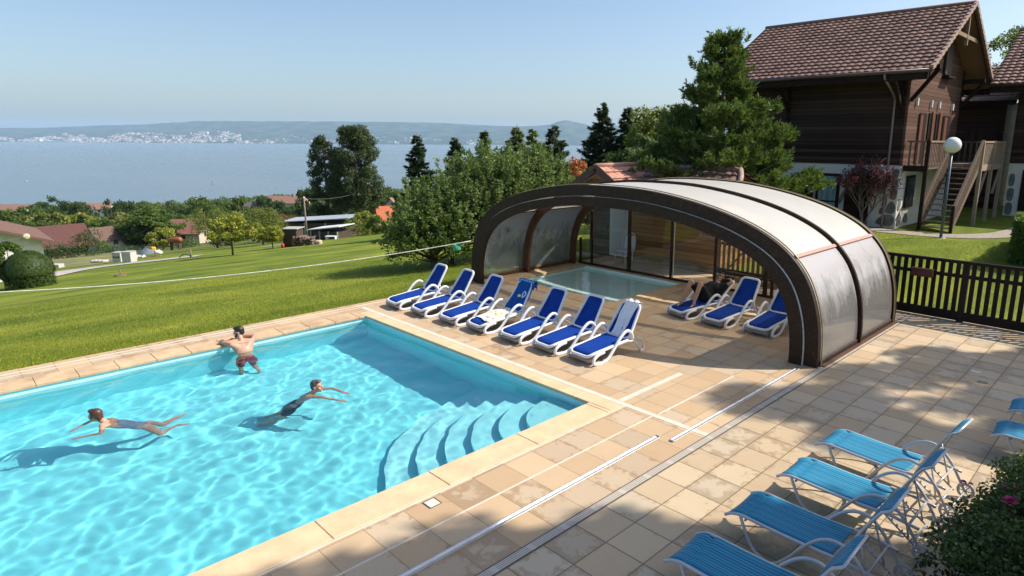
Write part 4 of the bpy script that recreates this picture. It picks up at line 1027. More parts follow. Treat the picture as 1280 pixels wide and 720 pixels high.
# second chalet, and the low wing between them
c2, zc2 = chalet('dark timber chalet at the right edge with a barn door in its white base', -6.2, 3.2, 37.3, 44.6, ZG, 3.25, 6.9, 9.9, 1.0, 1.3)
yb = 37.32
shutter(c2, -5.6, -4.3, .95, 2.95, yb-.002, 'barn_door'); stones([[(-6.1, .8), (-5.85, .8), (-5.85, 1.3), (-6.1, 1.3)], [(-6.1, 1.5), (-5.88, 1.45), (-5.85, 2.0), (-6.1, 2.0)], [(-6.1, 2.2), (-5.9, 2.2), (-5.9, 2.7), (-6.1, 2.7)], [(-4.9, 3.0), (-4.2, 3.0), (-4.3, 3.18), (-4.8, 3.18)]], 'Y', yb-.001, c2)
g = thing('chalet_wing', 'low dark timber wing with tiled roof squeezed between the two chalets', 'chalet', (-9, 42, ZG))
MB().box((-14, 40.6, ZG-1), (-7.2, 45, 6.4)).build('long_wall', SID, g, True)
roof_slab('roof', (-14.5, 39.6, 6.45), (-6.6, 39.6, 6.45), (-14.5, 43, 8.4), (-6.6, 43, 8.4), RTILE, g)
MB().box((-14.4, 39.55, 6.15), (-6.65, 39.6, 6.43)).build('fascia', DTR, g, True)
MB().tube([(-14.5, 39.52, 6.42), (-6.6, 39.52, 6.42)], .06, 8).build('gutter', simple('pale_gutter', (.38, .33, .30), .4), g, True)
MB().box((-9.0, 40.55, 3.7), (-7.4, 40.598, 4.9)).build('lattice_panel', wood('lattice', (.03, .016, .012), (.11, .06, .04), board=.12, axis='X', gap=.4), g, True)

# pool cabin behind the shelter
g = thing('pool_cabin', 'low timber cabin with tiled roof and small front gable just behind the shelter', 'cabin', (-12.6, 18.8, 0))
WALLB = wood('honey_boards', (.24, .12, .045), (.52, .30, .13), board=.15, axis='Z', gap=.07, rough=.6, gapcol=.2, grain=(1, 1, 12))
WALLG = wood('grey_boards', (.07, .055, .04), (.20, .16, .12), board=.15, axis='Z', gap=.07, rough=.7, gapcol=.2, grain=(1, 1, 12))
MB().box((-14.0, 17.55, -.1), (-10.35, 20.8, 2.32)).build('wall', WALLB, g, True); MB().box((-16.0, 17.62, -.3), (-14.02, 20.8, 2.32)).build('wall', WALLG, g, True)
d_ = MB().box((-14.95, 17.56, .06), (-14.05, 17.618, 2.12), c=.005).build('door', simple('white_door', (.62, .62, .58), .5, .05), g, True)
MB().box((-14.82, 17.545, .25), (-14.2, 17.558, .95)).build('door_panel', simple('white_door_panel', (.55, .55, .52), .5, .05), d_, True); MB().box((-14.82, 17.545, 1.1), (-14.2, 17.558, 1.9)).build('door_panel', simple('white_door_panel', (.55, .55, .52), .5, .05), d_, True)
zr_, ye_, yr_ = 3.2, 17.1, 19.4
roof_slab('roof', (-14.75, ye_, 2.28), (-10.15, ye_, 2.28), (-14.75, yr_, zr_), (-10.75, yr_, zr_), RTILE, g, rows=.42, colw=.32, amp=.05)
roof_slab('roof', (-10.15, 21.2, 2.28), (-16.4, 21.2, 2.28), (-10.75, yr_, zr_), (-16.4, yr_, zr_), RTILE, g, rows=.42, colw=.32, amp=.05)
mb = MB()
for i in range(13):
    x = -14.7+i*.3; mb.tube([(x, yr_, zr_+.075), (x+.32, yr_, zr_+.045)], [.105, .08], 8)
mb.build('ridge_tiles', RTILE, g, True)
MB().tube([(-10.78, yr_, zr_+.08), (-10.55, yr_-.35, zr_-.12), (-10.2, yr_-1.1, zr_-.48)], .09, 8).build('hip_tiles', simple('verge_clay', (.33, .21, .17), .7, .2, 4), g, True)
gx, gz = -14.93, 3.29
roof_slab('gable_roof', (gx-1.5, 16.75, 2.35), (gx-1.5, 19.4, 2.35), (gx, 16.75, gz), (gx, 19.4, gz), RTILE2, g, rows=.4, colw=.3)
roof_slab('gable_roof', (gx+1.0, 19.4, 2.65), (gx+1.0, 16.75, 2.65), (gx, 19.4, gz), (gx, 16.75, gz), RTILE2, g, rows=.4, colw=.3)
MB().tube([(gx, 16.72, gz+.05), (gx, 19.4, gz+.05)], .08, 8).build('ridge_tiles', RTILE2, g, True)
for a, b in (((gx, 16.7, gz-.02), (gx-1.5, 16.7, 2.33)), ((gx, 16.7, gz-.02), (gx+1.0, 16.7, 2.63))):
    MB().beam(a, b, .05, .26).build('verge_board', simple('brown_verge', (.10, .045, .032), .55), g, True)
MB().prism([(gx-1.2, 16.95, 2.3), (gx+.9, 16.95, 2.3), (gx+.9, 16.95, 2.62), (gx, 16.95, gz-.15), (gx-1.2, 16.95, 2.5)], (0, .05, 0)).build('gable_panel', WALLB, g, True)
for a, b in (((gx, 16.9, gz-.2), (gx-1.1, 16.9, 2.53)), ((gx, 16.9, gz-.2), (gx+.9, 16.9, 2.6))): MB().beam(a, b, .04, .05).build('gable_batten', simple('pale_batten', (.6, .5, .4), .6), g, True)
MB().beam((-14.7, ye_-.04, 2.22), (-10.2, ye_-.04, 2.22), .03, .14).build('fascia', simple('brown_verge', (.10, .045, .032), .55), g, True)
mb = MB(); mb.box((-16.3, 17.06, -.3), (-10.25, 17.52, .015)); struct(mb.build('cabin_terrace', TIN))
g = thing('garden_chair', 'white arched garden chair standing against the cabin wall behind the glass', 'chair', (-13.7, 16.9, 0))
WP = simple('white_resin', (.74, .74, .75), .35)
MB().tube(smoothpath([(-.26, .2, .42), (-.27, .26, .75), (-.2, .3, .98), (0, .31, 1.05), (.2, .3, .98), (.27, .26, .75), (.26, .2, .42)], 4), .022, 8).build('back_frame', WP, g)
MB().sheet(lambda u, v: (Vector(((u-.5)*.5, .22+.08*v, .45+.5*v)), (0, -1, .1)), 6, 8, .01).build('back', WP, g); MB().box((-.25, -.25, .40), (.25, .24, .44), c=.015).build('seat', WP, g)
for x in (-.22, .22):
    for y in (-.22, .2): MB().cyl((x, y, 0), (x*.95, y*.95, .41), .02, 8).build('leg', WP, g)

# path and bare earth by the chalet
m = bpy.data.materials.new('gravel_path'); t = NT(m); p = t.pos(); t.done(t.bsdf(t.ramp(t.noise(p, 8, 5, .7), [(.3, (.20, .165, .13)), (.7, (.40, .34, .28))]), .95, t.bump(t.noise(p, 40, 3), .6, .01)))
def ribbon(pts, wd, mat_, name, lift=.02, n=8):
    P_ = smoothpath([(a, b, 0) for a, b in pts], n); vs = []; k = len(P_)
    for i, q in enumerate(P_):
        d = (P_[min(i+1, k-1)]-P_[max(i-1, 0)]).normalized(); s_ = Vector((-d.y, d.x, 0)); w_i = (wd[0]+(wd[1]-wd[0])*i/(k-1)) if isinstance(wd, tuple) else wd
        for j in range(5):
            c = q+s_*w_i*(j/4-.5)*(1+.12*noise.noise(Vector((i*.3, j, 0)))); vs.append((c.x, c.y, T(c.x, c.y)+lift))
    mb = MB(); mb.add(vs, [(i*5+j, i*5+j+1, i*5+j+6, i*5+j+5) for i in range(k-1) for j in range(4)], True); return struct(mb.build(name, mat_))
ribbon([(-12.5, 26.9), (-9.5, 27.0), (-7.2, 26.9), (-5.6, 27.6), (-4.6, 29.5), (-4.3, 33), (-4.6, 36.8)], 1.1, m, 'garden_path')
# ================================================================== VEGETATION
def leaf_mesh(name, pts, nrm, size, mat_, parent=None, aspect=.55, seed=0, droop=0., jitter=.7, dirs=None):
    "one diamond face per leaf; pts, nrm are n x 3 arrays"
    r = np.random.default_rng(seed); n = len(pts); pts = np.asarray(pts, float); nrm = np.asarray(nrm, float)
    nrm = nrm+r.normal(0, jitter, (n, 3)); nrm /= np.linalg.norm(nrm, axis=1)[:, None]+1e-9
    if dirs is None: a = r.normal(0, 1, (n, 3)); a[:, 2] -= droop
    else: a = np.asarray(dirs, float)+r.normal(0, .25, (n, 3))
    a -= nrm*(a*nrm).sum(1)[:, None]; a /= np.linalg.norm(a, axis=1)[:, None]+1e-9
    b = np.cross(nrm, a); s_ = (size*r.uniform(.65, 1.35, n))[:, None]
    V = np.stack([pts, pts+a*s_*.5+b*s_*aspect*.5, pts+a*s_, pts+a*s_*.5-b*s_*aspect*.5], 1).reshape(-1, 3)
    me = bpy.data.meshes.new(name); me.vertices.add(4*n); me.vertices.foreach_set('co', V.ravel().astype(np.float32))
    me.loops.add(4*n); me.loops.foreach_set('vertex_index', np.arange(4*n, dtype=np.int32))
    me.polygons.add(n); me.polygons.foreach_set('loop_start', np.arange(0, 4*n, 4, dtype=np.int32)); me.polygons.foreach_set('loop_total', np.full(n, 4, dtype=np.int32))
    me.materials.append(mat_); me.update(); me.validate()
    o = bpy.data.objects.new(name, me); COL.objects.link(o)
    if parent is not None: o.parent = parent
    return o
BARK = simple('bark', (.10, .075, .055), .9, .35, 8, .7, 30, (1, 1, .25)); BARKG = simple('grey_bark', (.20, .165, .13), .9, .35, 8, .7, 30, (1, 1, .25))
L_OAK = leafmat('leaves_mid_green', (0.030, 0.061, 0.011), (0.115, 0.169, 0.030)); L_DK = leafmat('leaves_dark_green', (0.014, 0.032, 0.009), (0.054, 0.092, 0.022), .25)
L_OL = leafmat('leaves_olive', (0.061, 0.081, 0.016), (0.209, 0.223, 0.047)); L_YG = leafmat('leaves_yellow_green', (0.121, 0.149, 0.020), (0.378, 0.365, 0.054))
L_RUST = leafmat('leaves_rust', (0.216, 0.074, 0.027), (0.567, 0.216, 0.068)); L_PINE = leafmat('pine_needles', (.018, .040, .012), (.175, .225, .055), .22, 1.9)
L_SPR = leafmat('spruce_needles', (0.011, 0.027, 0.012), (0.046, 0.078, 0.024), .15); L_SIL = leafmat('leaves_silver_green', (0.047, 0.081, 0.022), (0.230, 0.290, 0.095), .35, .9)
L_RED = leafmat('leaves_plum', (0.061, 0.016, 0.022), (0.230, 0.061, 0.074), .25); L_BOX = leafmat('topiary_leaves', (0.014, 0.030, 0.007), (0.061, 0.097, 0.019), .15, 3)
L_ROSE = leafmat('rose_bush_leaves', (0.011, 0.027, 0.008), (0.061, 0.101, 0.024), .2, 4)
def sph_dirs(r, n): v = r.normal(0, 1, (n, 3)); return v/np.linalg.norm(v, axis=1)[:, None]
def clumpy(r, centers, radii, per, up=.25):
    P_, N = [], []
    for c, rad in zip(centers, radii):
        k = max(6, int(per*rad*rad)); d = sph_dirs(r, k); q = c+d*(rad*r.uniform(.45, 1.0, k)**.6)[:, None]*np.array([1, 1, .8])
        P_.append(q); dd = d.copy(); dd[:, 2] += up; N.append(dd)
    return np.concatenate(P_), np.concatenate(N)
def limbs(mb, r, h0, h1, spread, n, r0, trunk_h=None, lean=0.):
    top = np.array([lean, 0, trunk_h or h1*.8]); mb.tube([(0, 0, -.4), (0.02*h1, 0, h0*.6), tuple(top*.6), tuple(top)], [r0*1.25, r0, r0*.65, r0*.2], 8)
    for i in range(n):
        a = 2*math.pi*i/n+r.uniform(-.4, .4); z = h0+(h1*.75-h0)*r.uniform(0, .8); L = spread*r.uniform(.5, .85)
        p0 = (lean*z/(top[2]+.01), 0, z*.8); e = (math.cos(a)*L, math.sin(a)*L, z+L*.55)
        mb.tube([p0, tuple((np.array(p0)+np.array(e))/2+np.array([0, 0, -.05*L])), e], [r0*.45, r0*.3, r0*.08], 6)
def broadleaf(seed, h, w, mat_, leaf=.22, per=260, nclump=46, z0=.22, shape=(.5, .62), bark=None, label=None, cat='tree', group=None, name='broadleaf_tree', cl=.2):
    r = np.random.default_rng(seed); g = thing(name, label or name, cat, group=group)
    mb = MB(); limbs(mb, r, h*z0, h, w*.5, 7, h*.022, h*.78); mb.build('trunk', bark or BARK, g)
    C, Rr = [], []
    for i in range(nclump):
        d = sph_dirs(r, 1)[0]; k = r.uniform(.55, 1.)**.5; bump_ = 1+.22*math.sin(3*math.atan2(d[1], d[0])+seed)+.12*math.sin(7*d[2]+seed*2)
        zc = h*(z0+(1-z0)*.5); c = np.array([d[0]*w*.5*k*bump_*.86, d[1]*w*.5*k*bump_*.86, zc+d[2]*h*(1-z0)*.46*k])
        if d[2] < -.5: c[2] += h*.08
        C.append(c); Rr.append(w*cl*r.uniform(.55, 1.15)*.62)
    P_, N = clumpy(r, C, Rr, per/(w*w)*46*.5)
    leaf_mesh('crown', P_, N, leaf, mat_, g, .6, seed, .4); return g
def spruce(seed, h, w, mat_, n=9000, label=None, group=None, name='spruce', gap=.35, leaf=.30, p=.85):
    r = np.random.default_rng(seed); g = thing(name, label or name, 'tree', group=group)
    mb = MB(); mb.tube([(0, 0, -.4), (0, 0, h*.5), (0, 0, h*.99)], [h*.02, h*.013, .02], 8)
    P_, N, Dd = [], [], []
    z = h*.08
    while z < h*.985:
        f = 1-z/h; L = w*.5*f**p+.06; nb = int(3+3.5*f)
        for k in range(nb):
            a = r.uniform(0, 2*math.pi); l = L*r.uniform(.45, 1.15); 
            m_ = max(5, int(n*l/(h*w)*.55)); t_ = r.uniform(.12, 1, m_)**.7
            dr = np.array([math.cos(a), math.sin(a), 0]); sd = np.array([-dr[1], dr[0], 0])
            q = dr*(t_*l)[:, None]+sd*(r.normal(0, .14, m_)*l*(1.1-t_)*1.0)[:, None]; q[:, 2] = z-.22*l*np.sin(t_*2.2)+.10*l*t_**3+r.normal(0, .035, m_)*l*.6
            P_.append(q); N.append(np.tile([dr[0]*.3, dr[1]*.3, 1.], (m_, 1))); Dd.append(np.tile(dr+np.array([0, 0, -.35]), (m_, 1))+sd*r.normal(0, .6, m_)[:, None])
            if k % 2 == 0: mb.tube([(0, 0, z), (dr[0]*l*.9, dr[1]*l*.9, z-.15*l)], [h*.004+.01, .008], 4)
        z += h*gap/24*r.uniform(.5, 1.5)
    mb.build('trunk', BARK, g)
    leaf_mesh('crown', np.concatenate(P_), np.concatenate(N), leaf, mat_, g, .28, seed, 0, .35, np.concatenate(Dd)); return g
def setpos(o, x, y, z=None, rz=0., s=1.):
    o.location = (x, y, T(x, y)-.05 if z is None else z); o.rotation_euler = (0, 0, rz); o.scale = (s, s, s) if not isinstance(s, tuple) else s
    o.matrix_basis = Matrix.LocRotScale(o.location, o.rotation_euler, o.scale); return o
def pxpos(px, depth): return atd(px, depth)
def top_z(px, py, depth): d = ray(px, py)*depth; return float(d[2])+H

# big bushy pine beside the chalet: limbs carrying upright tufted shoots
def pine(seed, h, w, label):
    r = np.random.default_rng(seed); g = thing('pine_tree', label, 'tree')
    mb = MB(); mb.tube([(0, 0, -.4), (.05, 0, h*.4), (0, .05, h*.75), (0, 0, h*.97)], [.17, .13, .07, .02], 10)
    P_, N, Dd = [], [], []
    z = h*.05
    while z < h*.97:
        f = 1-z/h; L = w*.5*min(1.08, .03+1.25*f**1.1)*(1. if z > h*.16 else .85); nb = int(4+4*f)
        a0 = r.uniform(0, 6)
        for k in range(nb):
            a = a0+2*math.pi*k/nb+r.uniform(-.35, .35); l = L*r.uniform(.5, 1.2); dr = np.array([math.cos(a), math.sin(a), 0]); sd = np.array([-dr[1], dr[0], 0]); rise = r.uniform(.15, .5)
            e = dr*l+np.array([0, 0, z+rise*l]); mid = dr*l*.5+np.array([0, 0, z+rise*.1*l])
            mb.tube([(0, 0, z), tuple(mid), tuple(e)], [.035*f+.012, .022*f+.01, .008], 5)
            for sub_ in range(int(2+4*l)):
                tc = r.uniform(.42, 1.) if sub_ else 1.; cc = dr*l*tc+np.array([0, 0, z+rise*l*tc**1.6])+sd*r.normal(0, .30)*l*(1.1-.6*tc)
                for s_ in range(9):
                    b = cc+r.normal(0, .13, 3)*np.array([1, 1, .7]); ax = dr*.5*r.uniform(.3, 1.5)+sd*r.normal(0, .5)+np.array([0, 0, .7]); ax /= np.linalg.norm(ax); ln = r.uniform(.22, .42)
                    m_ = 34; tt = r.uniform(0, 1, m_); rad = sph_dirs(r, m_); rad -= ax*(rad@ax)[:, None]; rad /= np.linalg.norm(rad, axis=1)[:, None]
                    P_.append(b+ax*(tt*ln)[:, None]); Dd.append(rad*.7+ax*.85); N.append(np.cross(rad, ax))
        z += h*.066*r.uniform(.75, 1.25)
    mb.build('trunk', BARKG, g)
    leaf_mesh('crown', np.concatenate(P_), np.concatenate(N), .17, L_PINE, g, .26, seed, 0, .25, np.concatenate(Dd)); return g
d_ = 24.5; x_, y_ = pxpos(896, d_); g = pine(11, top_z(906, 41, d_)-.65, 5.9, 'bushy pine with light green upright shoots hiding the left end of the chalet'); setpos(g, x_, y_, .5)
x_, y_ = pxpos(852, 26.5); setpos(pine(12, 4.6, 4.6, 'lower dark pine growing against the left side of the tall bushy pine'), x_, y_, .4)

# tall upright-shooted bushes behind the shelter's lawn corner
def shooty(seed, h, w, label, mat_=None, nsh=420, leaf=.13, cat='tree'):
    r = np.random.default_rng(seed); g = thing('fruit_tree', label, cat)
    mb = MB(); limbs(mb, r, .5, h, w*.45, 8, .12, h*.6); P_, N, Dd = [], [], []
    for i in range(nsh):
        d = sph_dirs(r, 1)[0]; d[2] = abs(d[2])*1.1-.45; k = r.uniform(.35, 1.)**.55
        b = np.array([d[0]*w*.5*k, d[1]*w*.5*k, h*.43+d[2]*h*.44*k]); b[2] = max(b[2], .15)
        bm_ = 1+.15*math.sin(4*math.atan2(d[1], d[0])+seed); b[:2] *= bm_
        ax = np.array([d[0]*.45, d[1]*.45, .9+.3*d[2]])+r.normal(0, .12, 3); ax /= np.linalg.norm(ax)
        if b[2] < h*.3: ax = np.array([d[0], d[1], .1]); 
        ln = r.uniform(.35, .95)*(1.15 if b[2] > h*.55 else .7)
        if i % 3 == 0: mb.tube([(0, 0, b[2]*.45), tuple(b*np.array([.6, .6, .8])), tuple(b), tuple(b+ax*ln)], [.02, .016, .012, .004], 4)
        m_ = int(52*ln/.6); tt = r.uniform(0, 1, m_); rad = sph_dirs(r, m_); wd_ = .13*(1-tt*.75)
        P_.append(b+ax*(tt*ln)[:, None]+rad*wd_[:, None]); Dd.append(rad*.6+ax*.8); N.append(rad*.8+np.array([0, 0, .6]))
    mb.build('trunk', BARK, g)
    leaf_mesh('crown', np.concatenate(P_), np.concatenate(N), leaf, mat_ or L_SIL, g, .50, seed, 0, .5, np.concatenate(Dd)); return g
for px, dep, topy, w_, sd_, lb in ((560, 25.5, 214, 5.2, 1, 'dense silvery green fruit tree at the left of the clump beside the shelter arch'),
                                   (612, 27., 165, 5.4, 2, 'tall silvery green tree with upright shoots rising in the middle behind the shelter arch'),
                                   (664, 29., 165, 5.0, 3, 'silvery green tree right of the middle of the clump, behind the shelter roof'),
                                   (700, 33., 196, 3.6, 4, 'paler green bushy tree at the right end of the clump next to the orange shrub')):
    x_, y_ = pxpos(px, dep); z_ = T(x_, y_); g = shooty(sd_, (top_z(px, topy, dep)-z_)/.93, w_, lb, nsh=560 if sd_ < 4 else 300); setpos(g, x_, y_, z_)
x_, y_ = pxpos(538, 24.); g = shooty(7, 2.3, 2.8, 'low leafy bush at the lawn edge where the white rope passes', L_OAK, 230, .12, 'bush'); setpos(g, x_, y_)
x_, y_ = pxpos(716, 31); g = broadleaf(31, 3.6, 2.6, L_RUST, .16, 300, 30, .2, label='small orange leaved shrub behind the left end of the shelter roof', cat='shrub', name='autumn_shrub'); setpos(g, x_, y_, -.2)
x_, y_ = pxpos(740, 33); g = broadleaf(32, 3.4, 1.8, L_YG, .13, 200, 20, .2, label='thin yellow green shrub between the orange shrub and the cabin gable', cat='shrub', name='thin_shrub'); setpos(g, x_, y_, -.2)
# spruces and dark conifers against the lake
GS = 'dark conifers standing against the lake'
for px, dep, topy, w_, sd_, lb, mt in ((525, 62, 166, 3.6, 21, 'slim dark spruce left of the silvery trees, its top against the lake', L_SPR), (571, 62, 170, 3.4, 22, 'small spruce top between the slim dark spruce and the silvery trees', L_SPR),
                                    (607, 60, 163, 2.9, 23, 'thin dark spruce tip poking out of the silvery trees', L_SPR), (647, 58, 155, 4.6, 24, 'yellow green conifer, the left one of a pair above the silvery trees', L_OL),
                                    (666, 58, 160, 4.4, 25, 'yellow green conifer, the right one of a pair above the silvery trees', L_OL), (693, 60, 155, 5.2, 26, 'dark pointed spruce just right of the yellow green conifers', L_SPR),
                                    (752, 62, 128, 5.6, 27, 'tall dark spruce, the left of two right of the open lake view', L_SPR), (782, 62, 133, 5.4, 28, 'tall dark spruce, the right of two right of the open lake view', L_SPR)):
    x_, y_ = pxpos(px, dep); z_ = T(x_, y_); h_ = top_z(px, topy, dep)-z_; g = spruce(sd_, h_, w_*(2. if sd_ < 27 else 1.75), mt, 22000 if sd_ < 27 else 38000, lb, gap=.36 if sd_ < 27 else .28, leaf=.34, p=.95); setpos(g, x_, y_, z_)
x_, y_ = pxpos(823, 50); z_ = T(x_, y_); g = broadleaf(33, top_z(823, 126, 50)-z_, 6.4, L_OL, .26, 620, 80, .12, label='large round brown-green tree between the dark spruces and the bushy pine'); setpos(g, x_, y_, z_)
x_, y_ = pxpos(800, 44); z_ = T(x_, y_); g = broadleaf(34, top_z(800, 165, 44)-z_, 4.6, L_DK, .24, 500, 60, .1, label='dark leafy tree filling the gap under the brown-green tree'); setpos(g, x_, y_, z_)
x_, y_ = pxpos(765, 40); g = broadleaf(35, 4.6, 3.6, L_OAK, .2, 400, 40, .1, label='mid green bushy tree in front of the two tall dark spruces'); setpos(g, x_, y_)
# twin giants in the middle distance
def giant(seed, h, w, label, z0):
    r = np.random.default_rng(seed); g = thing('tall_pine', label, 'tree')
    mb = MB(); tp = [(0, 0, -.5), (.2, 0, h*.35), (-.1, .1, h*.7), (.1, 0, h*.93)]; mb.tube(tp, [.42, .34, .2, .06], 10); C, Rr = [], []
    for i in range(150):
        f = r.uniform(z0, 1)**.9; z = h*f; ww = w*.5*(.55+.5*math.sin(min(1, (f-z0)/(1-z0))*math.pi*.88+.25))*(1 if f < .93 else .6)
        a = r.uniform(0, 6.28); l = ww*r.uniform(.35, 1.)**.6; c = np.array([math.cos(a)*l, math.sin(a)*l, z-.2]); C.append(c); Rr.append(w*.15*r.uniform(.5, 1.15))
        if i % 2 == 0: mb.tube([(0, 0, z-.9), tuple(c)], [.09, .03], 5)
    mb.build('trunk', BARKG, g)
    P_, N = clumpy(r, C, Rr, 230, .6); P_[:, 2] += .0
    leaf_mesh('crown', P_, N, .42, L_DK2, g, .42, seed, 0., .6); return g
L_DK2 = leafmat('dark_pine_needles', (.014, .027, .009), (.058, .080, .022), .2, .5)
x_, y_ = pxpos(447, 112); z_ = T(x_, y_); setpos(giant(41, top_z(447, 161, 112)-z_, 8.4, 'tall broad dark pine with bare reddish trunk, the right and bigger of the twin pines', .22), x_, y_, z_)
x_, y_ = pxpos(409, 114); z_ = T(x_, y_); setpos(giant(42, top_z(409, 172, 114)-z_, 5.2, 'tall narrow dark pine, the left and slimmer of the twin pines', .12), x_, y_, z_)

# wooded slope between the meadow and the lake
rng = random.Random(77)
GP = 'trees on the wooded slope below the meadow'
PR = {}
for k, (nm, mt, seed, kind) in enumerate([('mid green', L_OAK, 51, 'b'), ('olive', L_OL, 52, 'b'), ('dark green', L_DK, 53, 'b'), ('mid green', L_OAK, 54, 'b'), ('yellowish green', L_YG, 55, 'b'), ('dark pointed', L_SPR, 56, 's'), ('dark flat-topped', L_DK, 57, 'f')]):
    if kind == 'b': g = broadleaf(seed, 10, 9.5, mt, .62, 330, 50, .12, name='slope_tree', label='t', group=GP)
    elif kind == 's': g = spruce(seed, 12, 5.5, mt, 5000, 't', GP, 'slope_spruce', .45, .8)
    else: g = broadleaf(seed, 11, 8, mt, .55, 230, 26, .45, name='slope_pine', label='t', group=GP, cl=.17)
    PR[k] = [g, nm, kind, False]
def slope_tree(kind, px, depth, h, wscale, label, group=None):
    g0, nm, kd, used = PR[kind]; base = {'b': 10, 's': 12, 'f': 11}[kd]; x, y = pxpos(px, depth); z = T(x, y)-.3; s_ = h/base
    if used: o = dup(g0, (x, y, z), rng.uniform(0, 6.28), label, group)
    else: o = g0; PR[kind][3] = True; o['label'] = label; o.location = (x, y, z); o.rotation_euler = (0, 0, rng.uniform(0, 6.28)); 
    if group is None and 'group' in o: del o['group']
    elif group: o['group'] = group
    o.scale = (s_*wscale, s_*wscale, s_); return o
# (kind, px, depth, top y, width scale, label): named ones first
NAMED = [(3, 38, 262, 256, 1., 'dark crowned tree left of the flat-topped pines at the lake edge of the wood'), (6, 65, 300, 243, 1., 'dark flat-topped pine, highest on the skyline at the far left'), (6, 80, 300, 249, .9, 'dark flat-topped pine just right of the highest one at the far left'),
 (2, 95, 290, 250, .9, 'dark round tree next to the flat-topped pines at the far left'), (6, 107, 280, 254, .8, 'small dark tree right of the flat-topped pine group, before the pale house'),
 (6, 137, 290, 247, .9, 'dark flat-topped pine right of the pale skyline house'), (2, 155, 300, 249, 1.05, 'dark round tree touching the flat-topped pine beside the pale skyline house'), (3, 178, 290, 256, .9, 'small mid green tree between the dark round tree and the tiny skyline pine'),
 (6, 208, 330, 250, .7, 'tiny dark pine on the skyline, left of the grey roofed house'), (5, 228, 320, 260, .6, 'tiny dark pointed tree left of the big round tree on the skyline'),
 (0, 249, 265, 245, 1.0, 'big round green tree on the skyline left of the grey roofed house'), (0, 262, 240, 254, 1.1, 'lower green tree leaning on the big round skyline tree'), (0, 297, 270, 245, .8, 'green round tree just left of the grey roofed house'),
 (2, 328, 300, 243, .9, 'dark green tree just right of the grey roofed house'), (2, 343, 280, 249, .9, 'dark green tree in front of the long pale roof at the lake'), (2, 385, 190, 232, .8, 'dark tree standing left of the twin pines beside the pole'),
 (0, 484, 300, 232, .9, 'round tree on the skyline between the twin pines and the slim spruce'), (0, 497, 280, 238, .9, 'green tree on the skyline left of the slim spruce'), (3, 472, 230, 245, .8, 'green tree behind the orange tiled roof'),
 (1, 62, 200, 262, 1.3, 'broad olive tree above the dark red roof'), (1, 35, 210, 268, 1.2, 'olive tree behind the dark red roof, at its left'), (4, 95, 205, 266, 1.1, 'yellowish tree above the right end of the dark red roof'),
 (0, 15, 220, 265, 1.1, 'green tree near the left edge behind the dark red roof'), (3, -6, 200, 262, 1.2, 'green tree cut by the left edge of the picture'), (1, 118, 215, 268, 1., 'olive tree with spiky crown above the brown roofed white house'),
 (5, 97, 190, 266, 1.1, 'dark blue green conifer between the red roof and the brown roofed white house'), (0, 185, 165, 258, 1.25, 'large spreading green tree right of the brown roofed white house'), (1, 160, 170, 266, 1., 'brownish green tree leaning over the brown roofed white house'),
 (4, 196, 135, 284, .9, 'low yellow green tree in front of the large spreading tree'), (0, 213, 190, 264, 1., 'green tree behind the red brown roof'), (2, 330, 200, 262, 1.1, 'dark tree below the grey roofed house'), (0, 352, 170, 268, 1.1, 'green tree left of the pole'),
 (3, 320, 150, 272, .9, 'green bushy tree above the small apple trees'), (4, 455, 95, 262, .7, 'pale olive bushy tree at the foot of the bigger twin pine'), (3, 470, 90, 268, .7, 'grey green bushy tree left of the orange roof'), (2, 507, 110, 262, .8, 'dark green tree hiding the right end of the orange roof')]
for k, px, dep, ty, ws, lb in NAMED:
    x, y = pxpos(px, dep); h = top_z(px, ty, dep)-T(x, y); slope_tree(k, px, dep, max(3, h), (ws*max(.55, min(1.2, 9/h*1.1)) if h > 9 else ws*1.25)*(1.35 if dep >= 240 else 1.15), lb, None if k < 99 else GP)
GF = 'unremarkable trees filling the far wooded slope'
fill = []
for row, (dep, ty0, ty1, step) in enumerate([(620, 252, 256, 17), (470, 254, 259, 17), (360, 257, 264, 19), (250, 264, 272, 21), (180, 274, 283, 25)]):
    px = -40+rng.uniform(0, 10)
    while px < 560:
        fill.append((row, px+rng.uniform(-4, 4), dep*rng.uniform(.9, 1.1), rng.uniform(ty0, ty1))); px += step*rng.uniform(.75, 1.25)
ORD = ['first', 'second', 'third', 'fourth', 'fifth', 'sixth', 'seventh', 'eighth', 'ninth', 'tenth', 'eleventh', 'twelfth', 'thirteenth', 'fourteenth', 'fifteenth', 'sixteenth', 'seventeenth', 'eighteenth', 'nineteenth', 'twentieth']
def ordw(n): return ORD[n] if n < 20 else ('twenty-'+ORD[n-20] if n < 29 else ('thirtieth' if n == 29 else ('thirty-'+ORD[n-30] if n < 39 else 'forty-'+ORD[n-40])))
ROWN = ['row at the lake', 'second row from the lake', 'middle row of the wood', 'row before the houses', 'row nearest the meadow']
cnt = {}
for row, px, dep, ty in fill:
    if row >= 3 and (260 < px < 470): ty += 6
    x, y = pxpos(px, dep); h = max(4., min(17, top_z(px, ty-1, dep)-T(x, y))); k = rng.choice([0, 0, 1, 2, 3, 3, 2, 4 if row > 2 else 1])
    n = cnt.get(row, 0); cnt[row] = n+1
    slope_tree(k, px, dep, h, 1.15 if h > 8 else 1.3, PR[k][1]+' tree, '+ordw(n)+' from left in the '+ROWN[row], GF)
